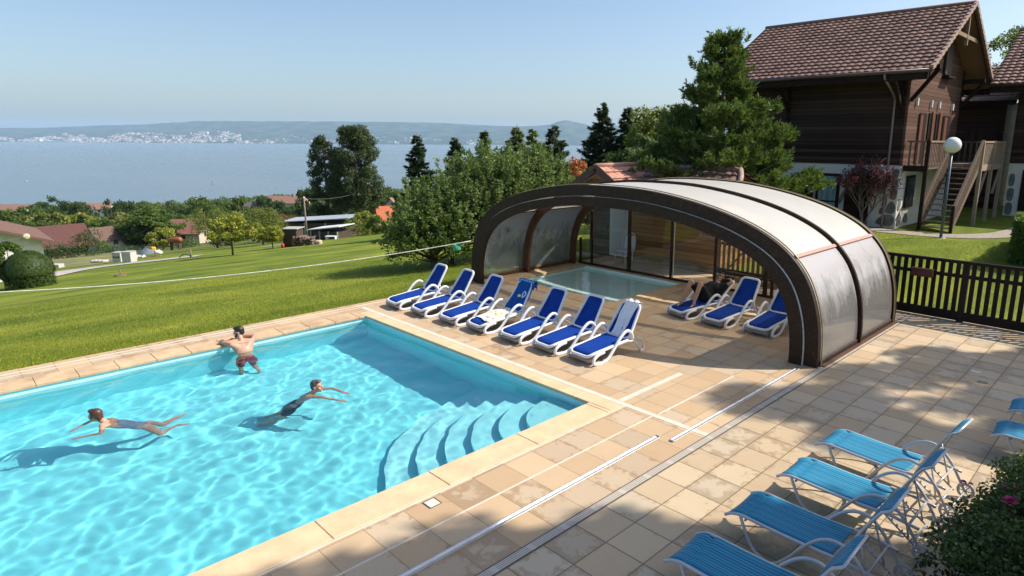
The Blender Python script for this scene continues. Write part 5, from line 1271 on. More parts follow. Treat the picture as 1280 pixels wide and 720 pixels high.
# far off wood towards the shore: one mass
r = np.random.default_rng(9); C = []; 
for i in range(2600):
    dep = r.uniform(620, 1500); px = r.uniform(-120, 1100); x, y = pxpos(px, dep)
    if T(x, y) < LAKE+2: continue
    C.append([x, y, T(x, y)+r.uniform(2, 6)])
P_, N = clumpy(r, np.array(C), r.uniform(3.5, 6.5, len(C)), 1.1, .5); o = leaf_mesh('far_wood', P_, N, 3.0, L_OAK, None, .8, 5); struct(o, 'stuff')
# hedges and scrub along the meadow edge
def scrub(name, label, path, w, h, mat_, per=900, leaf=.2, cat='hedge'):
    r = np.random.default_rng(len(label)); C = []; x0, y0, z0 = path[0]
    for (xa, ya, za), (xb, yb, zb) in zip(path, path[1:]):
        L = math.hypot(xb-xa, yb-ya); n = max(3, int(L/(w*.35)))
        for i in range(n): t_ = (i+r.uniform(0, 1))/n; x, y = xa+(xb-xa)*t_+r.normal(0, w*.15), ya+(yb-ya)*t_+r.normal(0, w*.15); C.append([x-x0, y-y0, za+(zb-za)*t_-z0+h*r.uniform(-.1, .6)])
    P_, N = clumpy(r, np.array(C), np.array([w*r.uniform(.35, .6) for _ in C]), per/(w*w)*.3, .3); g = thing(name, label, cat, (x0, y0, z0)); leaf_mesh('foliage', P_, N, leaf, mat_, g, .6, 1)
    mb = MB(); mb.tube([(C[0][0], C[0][1], C[0][2]-h)]+[(c[0], c[1], c[2]-h*.3) for c in C[::2]], .05, 5); mb.build('stems', BARK, g); return g
for nm, lb, pts, w_, h_, mt in (('hedge', 'dark scrub hedge in front of the dark red roof', [(26, 126, 309), (44, 126, 305), (62, 126, 303), (82, 126, 302), (104, 126, 297)], 4.2, 5.0, L_DK),
        ('hedge', 'low green hedge below the brown roofed white house', [(112, 150, 304), (128, 150, 304), (146, 150, 304), (162, 150, 302)], 3., 4., L_OAK),
        ('hedge', 'tall dark bushes between the dark red roof and the brown roofed white house', [(86, 140, 291), (100, 140, 288), (116, 140, 296)], 4., 7., L_DK),
        ('hedge', 'green bank of bushes under the red brown roof', [(212, 130, 299), (235, 132, 298), (262, 132, 293)], 3.2, 4., L_OAK), ('hedge', 'mixed bushes in front of the metal roofed sheds', [(425, 90, 277), (450, 92, 270), (475, 92, 272), (505, 92, 274)], 3.0, 4., L_OL),
        ('hedge', 'dark bushes behind the little apple trees', [(255, 112, 290), (290, 112, 286), (325, 112, 284), (362, 112, 281)], 3.5, 5., L_DK), ('hedge', 'brownish scrub beside the wood pile', [(350, 84, 287), (366, 84, 280), (390, 84, 283)], 2.4, 4.0, leafmat('brown_scrub', (0.068, 0.047, 0.020), (0.216, 0.149, 0.054)))):
    q = []
    for px, dep, ty in pts: x, y = pxpos(px, dep); q.append((x, y, top_z(px, ty, dep)-h_*.8))
    scrub(nm, lb, q, w_, h_, mt, 2600, .36)
# small orchard trees on the meadow
for px, py, ty, w_, sd_, mt, lb in ((291, 319, 270, 4.6, 61, L_YG, 'small yellow green apple tree on the meadow, the nearest of the orchard trees'), (272, 310, 262, 5.6, 62, L_OL, 'rounder olive apple tree just left of the nearest yellow green one'),
        (329, 306, 262, 5.2, 63, L_OL, 'grey green apple tree in the middle of the meadow edge'), (341, 311, 283, 2.4, 64, L_YG, 'tiny yellow orange fruit tree left of the wood pile'), (355, 300, 268, 3.2, 65, leafmat('reddish_leaves', (0.095, 0.041, 0.016), (0.257, 0.121, 0.047)), 'reddish brown leaved small tree behind the wood pile')):
    x, y, z = place(px, py); dep = float(np.dot(np.array([x, y, z-H]), FW)); h = top_z(px, ty, dep)-z
    g = broadleaf(sd_, h*1.04, w_*dep/58, mt, .22, 520, 44, .28, BARKG and (.5, .6), label=lb, name='orchard_tree'); setpos(g, x, y, z)
# topiary ball and shrubs by the white house, left edge
x, y, z = place(40, 359); dep = float(np.dot(np.array([x, y, z-H]), FW)); rad = 25.5/FPX*dep
r = np.random.default_rng(3); n = 26000; d = sph_dirs(r, n); d[:, 2] = np.abs(d[:, 2])*1.0-.15*(d[:, 2] < 0); rr = rad*(1+.035*np.sin(d[:, 0]*9+d[:, 2]*7))*r.uniform(.9, 1.01, n)
P_ = d*rr[:, None]*np.array([1, 1, 1.05])*np.array([1, 1, 1])+np.array([0, 0, rad*.75]); 
lowr = P_[:, 2] < rad*.75; P_[:, 2] = np.where(lowr, P_[:, 2]-r.uniform(0, .7, n)*rad, P_[:, 2])
g = thing('topiary_bush', 'clipped dark green dome shaped bush beside the white house at the left edge', 'bush', (x, y, z)); leaf_mesh('foliage', P_, d, .12, L_BOX, g, .6, 3); mb = MB(); mb.sphere((0, 0, rad*.8), (rad*.86, rad*.86, rad*.9), 20, 14); mb.build('core', simple('dark_core', (.012, .016, .006), .95, .3, 6), g)  # solid dark ball fills the bush behind its leaves
x, y = pxpos(-3, dep-1); g = broadleaf(71, 3.0, 2.0, L_OAK, .16, 700, 44, .03, label='leafy bush cut by the left edge in front of the white house', cat='bush', name='leafy_bush'); setpos(g, x, y, T(x, y))
# plum tree with dark red leaves before the chalet
def plum(label):
    r = np.random.default_rng(8); g = thing('plum_tree', label, 'tree'); mb = MB(); P_, N, Dd = [], [], []
    def br(p, d, L, rad, lev):
        q = p+d*L; mb.tube([tuple(p), tuple(p+d*L*.5+r.normal(0, .03, 3)), tuple(q)], [rad, rad*.8, rad*.6], 5)
        if lev >= 2:
            m_ = 13 if lev == 3 else 6; tt = r.uniform(.0, 1.1, m_); P_.append(p+d*(tt*L)[:, None]+r.normal(0, .06, (m_, 3))); N.append(sph_dirs(r, m_)+np.array([0, 0, .5])); Dd.append(np.tile(d, (m_, 1))+r.normal(0, .6, (m_, 3)))
        if lev < 3:
            for k in range(4 if lev else 6):
                a = r.uniform(0, 6.28); e = d*.9+np.array([math.cos(a), math.sin(a), .35])*(.62 if lev == 0 else .5); e /= np.linalg.norm(e); br(p+d*L*r.uniform(.55, 1.), e, L*r.uniform(.6, .85), rad*.55, lev+1)
    for a in (0.3, 2.2, 4.3): br(np.array([0, 0, -.1]), np.array([math.cos(a)*.3, math.sin(a)*.3, .95]), 1.25, .045, 0)
    mb.build('trunk', BARKG, g); leaf_mesh('crown', np.concatenate(P_), np.concatenate(N), .10, L_RED, g, .55, 2, 0, .5, np.concatenate(Dd)); return g
x_, y_ = atd(1082, 26.2); g = plum('small plum tree with sparse dark red leaves in front of the white chalet base'); setpos(g, x_, y_, .68)
# clipped hedge at the right edge, trees beyond the chalets
x0, y0 = -3.75, 25.6; g = thing('clipped_hedge', 'clipped dark green hedge at the right edge on the chalet lawn', 'hedge', (x0, y0, .6))
r = np.random.default_rng(4); n = 30000; P_ = r.uniform(-1, 1, (n, 3)); f = r.integers(0, 3, n); sgn = np.where(r.random(n) < .5, -1, 1)
for a in range(3): P_[f == a, a] = sgn[f == a]*r.uniform(.93, 1.02, (f == a).sum())
nn_ = np.zeros((n, 3)); nn_[np.arange(n), f] = sgn; P_ = P_*np.array([.8, 2.4, .66])+np.array([1.05, 0, .68]); P_[:, 2] += .08*np.sin(P_[:, 1]*3)+.05*np.sin(P_[:, 0]*7)
leaf_mesh('foliage', P_, nn_, .10, L_OAK, g, .6, 5); mb = MB(); mb.box((.32, -2.3, 0), (1.78, 2.3, 1.26), c=.1); mb.build('core', simple('dark_core', (.012, .016, .006), .95), g)  # solid dark block fills the hedge behind its leaves
x_, y_ = atd(1247, 75); g = broadleaf(81, 17.2, 8, L_OL, .3, 500, 50, .3, label='pale green tree top showing between the two chalet roofs'); setpos(g, x_, y_, .7)
x_, y_ = atd(1218, 37); g = broadleaf(82, 2.0, 3., L_OAK, .12, 300, 30, .05, label='green bush under the chalet balcony', cat='bush', name='garden_bush'); setpos(g, x_, y_, .7)
x_, y_ = atd(1240, 38); g = broadleaf(83, 1.9, 2., L_SIL, .10, 300, 26, .05, label='blue grey bush right of the green bush under the balcony', cat='bush', name='garden_bush'); setpos(g, x_, y_, .7)

# trees standing just outside the picture on the right: they shade the terrace
for i, (x_, y_, h_, w_, sd_, lb) in enumerate(SHADE_TREES):
    g = broadleaf(sd_, h_, w_, L_OAK, .26, 1900 if i < 1 else 900, 120 if i < 1 else 70, .5, label=lb, name='shade_tree', cl=.2); setpos(g, x_, y_, 0)

# rose bush in the lower right corner
g = thing('rose_bush', 'dark leafy rose bush with magenta flowers filling the lower right corner', 'rose bush', (-.35, 6.6, 0))
r = np.random.default_rng(6); C, Rr = [], []
edge = [(5.0, -1.2), (6.0, -1.2), (7.0, -1.14), (7.6, -1.12), (8.3, -1.06), (8.8, -.88), (9.3, -.60), (9.8, -.2)]
for i in range(380):
    y_ = r.uniform(4.2, 9.6); xe = np.interp(y_, [e[0] for e in edge], [e[1] for e in edge]); x_ = r.uniform(xe+.12, .9); hh = min(1.12, .80+(x_-xe)*.8)*(.97 if y_ < 8.6 else .86)
    C.append([x_+.35, y_-6.6, max(.12, hh*r.uniform(.2, 1.)**.8-.08)]); Rr.append(r.uniform(.13, .24))
P_, N = clumpy(r, np.array(C), Rr, 5200, .5); leaf_mesh('foliage', P_, N, .046, L_ROSE, g, .6, 6)
mb = MB()
for c in C[::3]: mb.tube([(.4, c[1]*.2, .02), (c[0]*.8+.1, c[1]*.9, .05), tuple(c)], [.014, .012, .006], 4)
mb.build('stems', simple('rose_stems', (.06, .07, .03), .8), g)
MAG = simple('magenta_petals', (.42, .01, .13), .6, .3, 30)
def bloom(x, y, z, rad):
    r = np.random.default_rng(int(x*1000) % 999+7); mb = MB(); n = 26
    for k in range(n):
        a = k*2.4; t_ = k/n; rr_ = rad*(.15+.85*t_); c = Vector((math.cos(a)*rr_*.6, math.sin(a)*rr_*.6, rad*.5*(1-t_**2))); d = Vector((math.cos(a), math.sin(a), .9-t_)).normalized(); u = Vector((-math.sin(a), math.cos(a), 0)); s_ = rad*.45
        n_ = d.cross(u); mb.add([c-u*s_*.6, c+u*s_*.6, c+u*s_*.5+d*s_+n_*s_*.3, c+d*s_*1.25+n_*s_*.1, c-u*s_*.5+d*s_+n_*s_*.3], [(0, 1, 2, 3, 4)], False)
    o = mb.build('flower', MAG, g); o.location = (x+.35, y-6.6, z)
for px, py, zz, rad in ((1262, 629, 1.14, .062), (1204, 604, .88, .034), (1213, 606, .92, .026), (1241, 600, .98, .022), (1257, 607, 1.06, .024), (1270, 611, 1.08, .02), (1189, 655, .86, .018)):
    x_, y_ = at(px, py, zz); bloom(x_, y_, zz, rad)

# grass blades on the near lawn
r = np.random.default_rng(12); n = 130000
u = r.random(n)**1.7; xg_ = -15.02-u*17; yg = r.uniform(-2, 26, n); k = (xg_ > -30)
zt = -.135*(-15.15-xg_).clip(0); 
P_ = np.stack([xg_, yg, np.zeros(n)], 1)
P_[:, 2] = [T(a, b) for a, b in P_[:, :2]]
n2 = 22000; xa = r.uniform(-9, 3, n2); ya = r.uniform(17.3, 26, n2); Q = np.stack([xa, ya, [T(a, b) for a, b in zip(xa, ya)]], 1); P_ = np.concatenate([P_, Q]); n = len(P_)
Dd = r.normal(0, .45, (n, 3)); Dd[:, 2] = 1; Nn = r.normal(0, 1, (n, 3)); Nn[:, 2] = .2
L_GR = leafmat('grass_blades', (.11, .15, .008), (.36, .37, .035), .3, .5)
o = leaf_mesh('grass', P_, Nn, .062, L_GR, None, .13, 8, 0, .1, Dd); struct(o, 'stuff')
# ================================================================== PEOPLE
def remeshed(mb, name, mat_, voxel, smooth_it=6, parent=None, world=True, fac=.6):
    o = mb.build(name, mat_, None)
    md = o.modifiers.new('r', 'REMESH'); md.mode = 'VOXEL'; md.voxel_size = voxel; md.use_smooth_shade = True
    ms = o.modifiers.new('s', 'SMOOTH'); ms.iterations = smooth_it; ms.factor = fac
    dg = bpy.context.evaluated_depsgraph_get(); dg.update(); ev = o.evaluated_get(dg); me = bpy.data.meshes.new_from_object(ev)
    o.modifiers.clear(); o.data = me; me.name = name
    me.polygons.foreach_set('use_smooth', [True]*len(me.polygons)); 
    if not me.materials: me.materials.append(mat_)
    if parent is not None:
        rt = parent
        while rt.parent: rt = rt.parent
        if world: me.transform(rt.matrix_basis.inverted())
        o.parent = parent
    return o
def cone(mb, p, q, r0, r1, n=14):
    p, q = Vector(p), Vector(q); mb.sphere(p, r0, n, 10); mb.sphere(q, r1, n, 10)
    d = (q-p)
    if d.length > 1e-4: mb.tube([p, p.lerp(q, .5), q], [r0, (r0+r1)/2, r1], n)
def oriented_ellipsoid(mb, c, ax, ay, az, r, n=18, m=12):
    M = Matrix((( ax.x, ay.x, az.x, c.x), (ax.y, ay.y, az.y, c.y), (ax.z, ay.z, az.z, c.z), (0, 0, 0, 1)))
    b = MB(); b.sphere((0, 0, 0), r, n, m); mb.add(b.v, b.f, True, M)
def frame(f, up):
    f = Vector(f).normalized(); u = Vector(up); r = f.cross(u).normalized(); u = r.cross(f).normalized(); return r, f, u
def head(mb, c, f, up, s=1.):
    c = Vector(c); r, f, u = frame(f, up); E = lambda o, rr: oriented_ellipsoid(mb, c+r*o[0]*s+f*o[1]*s+u*o[2]*s, r, f, u, tuple(q*s for q in rr))
    E((0, -.012, .022), (.074, .095, .088)); E((0, .022, -.045), (.054, .066, .070)); E((0, .062, -.092), (.028, .026, .024))
    E((0, .088, -.012), (.012, .018, .026)); E((0, .102, -.026), (.014, .013, .011)); E((0, .068, .018), (.050, .020, .012)); E((0, .080, -.062), (.024, .012, .009))
    for k in (-1, 1): E((k*.076, -.012, -.012), (.012, .022, .032)); E((k*.038, .062, -.035), (.022, .022, .022))
    return r, f, u
def hand(mb, w, d, n, s=1., curl=.5, side=1):
    "w wrist, d pointing direction, n back-of-hand normal"
    w = Vector(w); d = Vector(d).normalized(); sd = d.cross(Vector(n)).normalized()*side; n = Vector(n).normalized()
    c = w+d*.05*s
    oriented_ellipsoid(mb, c, sd, d, n, (.041*s, .055*s, .016*s))
    for k, (o, L) in enumerate(((-.030, .062), (-.010, .074), (.011, .078), (.031, .070))):
        a = c+sd*o*s+d*.040*s; b = a+d*L*.45*s-n*curl*.012*s; e = b+(d*(1-curl*.5)-n*curl).normalized()*L*.55*s
        cone(mb, a, b, .0088*s, .008*s, 8); cone(mb, b, e, .008*s, .0066*s, 8)
    a = w+d*.022*s+sd*.030*s; b = a+(sd*.9+d*.6).normalized()*.036*s; e = b+(sd*.3+d).normalized()*.030*s; cone(mb, a, b, .012*s, .010*s, 8); cone(mb, b, e, .010*s, .0078*s, 8)
def foot(mb, ank, d, s=1.):
    a = Vector(ank); d = Vector(d).normalized(); u = Vector((0, 0, 1)) if abs(d.z) < .8 else Vector((d.y+.3, -d.x, 0)); dn = -(u-d*u.dot(d)).normalized()
    cone(mb, a+dn*.03*s-d*.03*s, a+dn*.045*s+d*.09*s, .032*s, .026*s, 10); sd = d.cross(dn)
    for k, o in enumerate((-.028, -.014, 0, .014, .028)): cone(mb, a+dn*.05*s+d*.09*s+sd*o*s, a+dn*.055*s+d*(.145-.006*abs(k-1))*s+sd*o*1.1*s, .012*s, .009*s, 8)
def torso(mb, J, s=1., fem=False):
    pel, ch, nk = (Vector(J[k]) for k in ('pelvis', 'chest', 'neck')); sl, sr = Vector(J['sl']), Vector(J['sr']); hl, hr = Vector(J['hl']), Vector(J['hr'])
    r = (sr-sl).normalized(); up = (ch-pel).normalized(); f = up.cross(r).normalized()*-1; r = up.cross(f).normalized()
    E = lambda c, rr: oriented_ellipsoid(mb, c, r, f, up, tuple(q*s for q in rr))
    E(pel, (.155 if fem else .150, .105, .11)); wa = pel.lerp(ch, .5); E(wa, (.122 if fem else .138, .092, .13)); E(ch, (.150 if fem else .175, .108, .15)); E(ch+up*.06*s, (.165 if fem else .19, .085, .09))
    top = ch.lerp(nk, .75)
    for q in (sl, sr): cone(mb, top, q, .06*s, .056*s); cone(mb, ch+(q-ch)*.35, q, .09*s, .052*s)
    cone(mb, ch.lerp(nk, .6), Vector(J['head'])-Vector((0, 0, .0)), .055*s, .050*s)
    for h_ in (hl, hr): cone(mb, pel, h_, .095*s, .088*s)
def limbset(mb, J, s=1., fem=False, hands=(1, 1)):
    k = .92 if fem else 1.
    for a in ('l', 'r'):
        cone(mb, J['s'+a], J['e'+a], .052*s*k, .038*s*k); cone(mb, J['e'+a], Vector(J['e'+a]).lerp(Vector(J['w'+a]), .35), .038*s*k, .040*s*k); cone(mb, Vector(J['e'+a]).lerp(Vector(J['w'+a]), .35), J['w'+a], .040*s*k, .026*s*k)
        hn = J.get('hn'+a, (0, 0, 1)); hd = J.get('hd'+a, tuple(Vector(J['w'+a])-Vector(J['e'+a]))); hand(mb, J['w'+a], hd, hn, s*k, J.get('hc'+a, .35), 1 if a == 'l' else -1)
        cone(mb, J['h'+a], J['k'+a], .088*s, .056*s); kn, an = Vector(J['k'+a]), Vector(J['a'+a]); cone(mb, kn, kn.lerp(an, .3), .056*s, .058*s); cone(mb, kn.lerp(an, .3), an, .058*s, .036*s)
        foot(mb, an, J.get('f'+a, (0, 1, 0)), s)
def skin(name, c): return simple(name, c, .5, .08, 9)
def person(label, J, sk, s=1., fem=False, hf=(0, 1, 0), hu=(0, 0, 1), voxel=.0085, group=None):
    g = thing('person', label, 'person', tuple(J['pelvis']), 0, group); mb = MB(); torso(mb, J, s, fem); limbset(mb, J, s, fem); fr_ = head(mb, J['head'], hf, hu, s)
    b = remeshed(mb, 'body', sk, voxel, 5, g); b.cycles.is_caustics_receiver = True
    r, f, u = fr_; c = Vector(J['head'])
    for k in (-1, 1):
        e = MB(); oriented_ellipsoid(e, c+r*k*.031*s+f*.076*s+u*.002*s, r, f, u, (.012*s, .006*s, .006*s), 8, 6); e.build('eye', simple('dark_eye', (.03, .02, .015), .3), g, True)
    return g, fr_
def hair(g, c, fr_, mat_, s=1., long=False, beard=False):
    r, f, u = fr_; c = Vector(c); mb = MB(); E = lambda o, rr: oriented_ellipsoid(mb, c+r*o[0]*s+f*o[1]*s+u*o[2]*s, r, f, u, tuple(q*s for q in rr))
    E((0, -.024, .036), (.082, .096, .086)); E((0, -.055, -.005), (.072, .062, .075)); E((0, .045, .088), (.06, .045, .028))
    if long: E((0, -.075, -.05), (.062, .045, .075)); E((0, -.085, -.10), (.03, .03, .05)); E((-.062, -.01, -.0), (.022, .055, .05)); E((.062, -.01, -.0), (.022, .055, .05))
    o = remeshed(mb, 'hair', mat_, .009*s, 3, g)
    if beard:
        mb = MB(); E2 = lambda o_, rr: oriented_ellipsoid(mb, c+r*o_[0]*s+f*o_[1]*s+u*o_[2]*s, r, f, u, tuple(q*s for q in rr))
        E2((0, .055, -.088), (.045, .04, .034)); E2((-.052, .02, -.055), (.016, .035, .04)); E2((.052, .02, -.055), (.016, .035, .04)); E2((0, .088, -.048), (.026, .01, .007)); remeshed(mb, 'beard', mat_, .008*s, 3, g)
    return o
def garment(g, name, parts, mat_, voxel=.011):
    mb = MB()
    for p in parts:
        if len(p) == 4: cone(mb, *p)
        else: oriented_ellipsoid(mb, Vector(p[0]), *p[1:4], p[4])
    o = remeshed(mb, name, mat_, voxel, 3, g); o.cycles.is_caustics_receiver = True; return o
V = Vector
BRH = simple('dark_brown_hair', (.022, .013, .009), .5, .4, 60); AUB = simple('auburn_hair', (.085, .032, .018), .45, .4, 60); GRH = simple('greying_hair', (.09, .075, .065), .55, .4, 60)
SK1 = skin('skin_tanned_pink', (.52, .28, .19)); SK2 = skin('skin_light', (.55, .31, .22)); SK3 = skin('skin_sun_reddened', (.58, .27, .17)); SK4 = skin('skin_shaded', (.48, .27, .18))
# 1: leaning on the pool edge, back to the viewer
J = dict(pelvis=(-13.40, 4.26, -.50), chest=(-13.52, 4.28, -.12), neck=(-13.62, 4.28, .10), head=(-13.70, 4.27, .265), sl=(-13.60, 4.08, .045), sr=(-13.58, 4.48, .055),
         el=(-13.93, 3.98, .055), er=(-13.90, 4.64, .058), wl=(-14.07, 4.20, .055), wr=(-14.07, 4.42, .060), hl=(-13.38, 4.17, -.58), hr=(-13.38, 4.36, -.58), kl=(-13.42, 4.14, -.93), kr=(-13.33, 4.40, -.92),
         al=(-13.36, 4.12, -1.27), ar=(-13.18, 4.43, -1.22), fl=(-1, 0, -.1), fr=(-.8, .1, -.5), hdl=(-.2, 1, 0), hdr=(-.3, -1, 0))
g, fr_ = person('bearded man with bare back and maroon trunks leaning on the pool edge by the lawn', J, SK1, 1., hf=(-.55, -.83, -.12))
hair(g, J['head'], fr_, BRH, beard=True)
garment(g, 'swim_trunks', [(J['pelvis'], V(J['pelvis'])+V((-.02, 0, .08)), .138, .130), (V(J['hl'])+V((0, 0, .02)), V(J['hl']).lerp(V(J['kl']), .55), .105, .092), (V(J['hr'])+V((0, 0, .02)), V(J['hr']).lerp(V(J['kr']), .55), .105, .092), (V(J['pelvis'])+V((0, -.05, .04)), V(J['pelvis'])+V((0, .06, .04)), .125, .125)], simple('maroon_fabric', (.20, .018, .035), .8, .15))
# 2: man swimming to the right with an outstretched arm
J = dict(pelvis=(-10.50, 4.06, -.56), chest=(-10.45, 4.22, -.34), neck=(-10.39, 4.34, -.155), head=(-10.355, 4.385, -.015), sr=(-10.33, 4.20, -.19), sl=(-10.55, 4.42, -.22), er=(-10.04, 4.37, -.15), wr=(-9.79, 4.50, -.17),
         el=(-10.42, 4.66, -.20), wl=(-10.17, 4.76, -.26), hr=(-10.46, 3.96, -.64), hl=(-10.62, 4.08, -.64), kr=(-10.54, 3.82, -1.0), kl=(-10.76, 3.94, -1.0), ar=(-10.78, 3.62, -1.24), al=(-10.98, 3.72, -1.24), fr=(-.6, -.75, -.1), fl=(-.6, -.75, .1), hnr=(0, 0, 1), hnl=(0, 0, 1), hcr=.15, hcl=.2)
g, fr_ = person('grey haired man in black trunks swimming to the right with one arm stretched out', J, SK3, .97, hf=(.80, .58, .10))
hair(g, J['head'], fr_, GRH, .97)
garment(g, 'swim_trunks', [(J['pelvis'], V(J['pelvis'])+V((.01, .03, .05)), .132, .125), (V(J['hl']), V(J['hl']).lerp(V(J['kl']), .5), .106, .096), (V(J['hr']), V(J['hr']).lerp(V(J['kr']), .5), .106, .096)], simple('black_swim_fabric', (.006, .008, .016), .7))
# 3: woman doing breaststroke to the left
J = dict(pelvis=(-11.33, 1.96, -.47), chest=(-11.46, 1.72, -.29), neck=(-11.58, 1.53, -.14), head=(-11.64, 1.46, -.02), sl=(-11.40, 1.50, -.135), sr=(-11.66, 1.66, -.20), el=(-11.17, 1.44, -.19), wl=(-11.24, 1.22, -.22), er=(-11.78, 1.42, -.18), wr=(-11.62, 1.22, -.19),
         hl=(-11.23, 2.01, -.47), hr=(-11.37, 2.07, -.47), kl=(-11.06, 2.18, -.80), kr=(-11.43, 2.28, -.80), al=(-11.25, 2.48, -.84), ar=(-11.60, 2.54, -.84), fl=(.2, .9, .3), fr=(-.2, .9, .2), hcl=.1, hcr=.1)
g, fr_ = person('auburn haired woman doing breaststroke at the left of the swimming pool', J, SK3, .90, True, hf=(-.60, -.80, -.02))
hair(g, J['head'], fr_, AUB, .93, True)
garment(g, 'swimsuit', [(J['pelvis'], V(J['pelvis']).lerp(V(J['chest']), .5), .128, .112), (V(J['pelvis']).lerp(V(J['chest']), .5), V(J['chest']), .112, .128)], simple('grey_blue_swimsuit', (.16, .19, .27), .7, .2))
# 4: sunbather on the lounger inside the shelter
Ml = lmat(LOUNG[7]); q = lambda *p: tuple(Ml @ Vector(p)); dv = lambda *p: tuple(Ml.to_3x3() @ Vector(p))
J = dict(pelvis=q(0, .96, .415), chest=q(0, 1.20, .60), neck=q(.0, 1.36, .735), head=q(.01, 1.46, .865), sr=q(.19, 1.30, .665), sl=q(-.19, 1.30, .66), er=q(.42, 1.42, .80), wr=q(.22, 1.56, .83), el=q(-.30, 1.06, .55), wl=q(-.07, .98, .57),
         hr=q(.10, .93, .41), hl=q(-.10, .93, .41), kr=q(.12, .66, .80), kl=q(-.13, .58, .82), ar=q(.13, .46, .33), al=q(-.16, .30, .31), fr=dv(.1, -1, -.25), fl=dv(-.1, -1, -.2), hnr=dv(0, .3, 1), hnl=dv(0, -.3, 1), hdr=dv(-1, 0, -.1), hdl=dv(1, -.1, .1))
g, fr_ = person('person in black clothes and sunglasses lying with raised knees on a blue lounger', J, SK4, .98, hf=dv(.50, -.72, .48), hu=dv(-.1, .55, .83), voxel=.009)
hair(g, J['head'], fr_, BRH, .97)
BLK = simple('black_cotton', (.010, .010, .011), .9, .3, 12)
garment(g, 't_shirt', [(q(0, 1.0, .45), q(0, 1.22, .61), .150, .165), (q(-.06, 1.22, .61), q(.06, 1.22, .61), .15, .15), (q(0, 1.22, .61), q(0, 1.32, .665), .14, .075), (J['sr'], V(J['sr']).lerp(V(J['er']), .45), .075, .062), (J['sl'], V(J['sl']).lerp(V(J['el']), .5), .075, .062), (q(-.10, 1.28, .65), q(.10, 1.28, .65), .10, .10)], BLK)
garment(g, 'shorts', [(J['pelvis'], q(0, 1.02, .45), .148, .145), (J['hl'], V(J['hl']).lerp(V(J['kl']), .72), .115, .092), (J['hr'], V(J['hr']).lerp(V(J['kr']), .72), .115, .092)], BLK)
r, f, u = fr_; c = V(J['head']); mb = MB()
for k in (-1, 1): oriented_ellipsoid(mb, c+r*k*.033+f*.086+u*.004, r, f, u, (.027, .010, .019), 10, 8)
mb.tube([c+r*.078-f*.01+u*.008, c+r*.06+f*.075+u*.010, c+f*.096+u*.008, c-r*.06+f*.075+u*.010, c-r*.078-f*.01+u*.008], .005, 6); mb.build('sunglasses', simple('black_gloss', (.006, .006, .007), .15), g, True)
tw = MB(); a_ = Ml
def tb(u_, v_):
    p = Vector(((u_-.5)*.5, 1.15+.52*v_, .40+.42*v_+.015*math.sin(u_*14)+(.05 if v_ > .9 else 0))); return Ml @ p, Ml.to_3x3() @ Vector((0, -.6, .8))
tw.sheet(tb, 14, 12, .012); bse = Vector(tw.v[0]); tw.v = [tuple(Vector(v)-bse) for v in tw.v]; o = tw.build('dark_towel', BLK); o.location = bse; tag(o, 'dark towel spread under the sunbather on the lounger back', 'towel')

# ================================================================== MEADOW, ROAD, HOUSES BELOW
ROADM = simple('pale_gravel_road', (.40, .37, .34), .95, .15, 1.2)
def pribbon(pts, wd, mat_, name):
    q = [place(a, b) for a, b in pts]; P_ = smoothpath(q, 8); k = len(P_); vs = []
    for i, c0 in enumerate(P_):
        d = (P_[min(i+1, k-1)]-P_[max(i-1, 0)]); d.z = 0; d.normalize(); s_ = Vector((-d.y, d.x, 0))
        for j in range(5): c = c0+s_*wd*(j/4-.5); vs.append((c.x, c.y, T(c.x, c.y)+.06))
    mb = MB(); mb.add(vs, [(i*5+j, i*5+j+1, i*5+j+6, i*5+j+5) for i in range(k-1) for j in range(4)], True); return struct(mb.build(name, mat_))
pribbon([(20, 352), (66, 343), (110, 336), (160, 330), (205, 325), (250, 320)], 4.2, ROADM, 'road')
pribbon([(330, 309), (400, 300), (450, 291), (498, 285)], 1.0, ROADM, 'footpath')
m = bpy.data.materials.new('dry_field'); t = NT(m); p = t.pos(); t.done(t.bsdf(t.ramp(t.noise(p, .25, 5, .65), [(.38, (.09, .115, .025)), (.55, (.21, .19, .06)), (.7, (.36, .26, .13))]), .95, t.bump(t.noise(p, 3, 3), .5, .1)))
def patch(name, corners, mat_, n=14):
    q = [Vector(place(a, b)) for a, b in corners]; mb = MB()
    def f(u, v):
        a = q[0].lerp(q[1], u); b = q[3].lerp(q[2], u); c = a.lerp(b, v); e = math.sin(u*math.pi)*math.sin(v*math.pi); c.x += noise.noise(Vector((u*4, v*4, 1)))*2*(1-e); return (c.x, c.y, T(c.x, c.y)+.04)
    mb.grid(f, n*2, n); return struct(mb.build(name, mat_))
patch('dry_field', [(48, 340), (150, 327), (150, 316), (60, 317)], m)
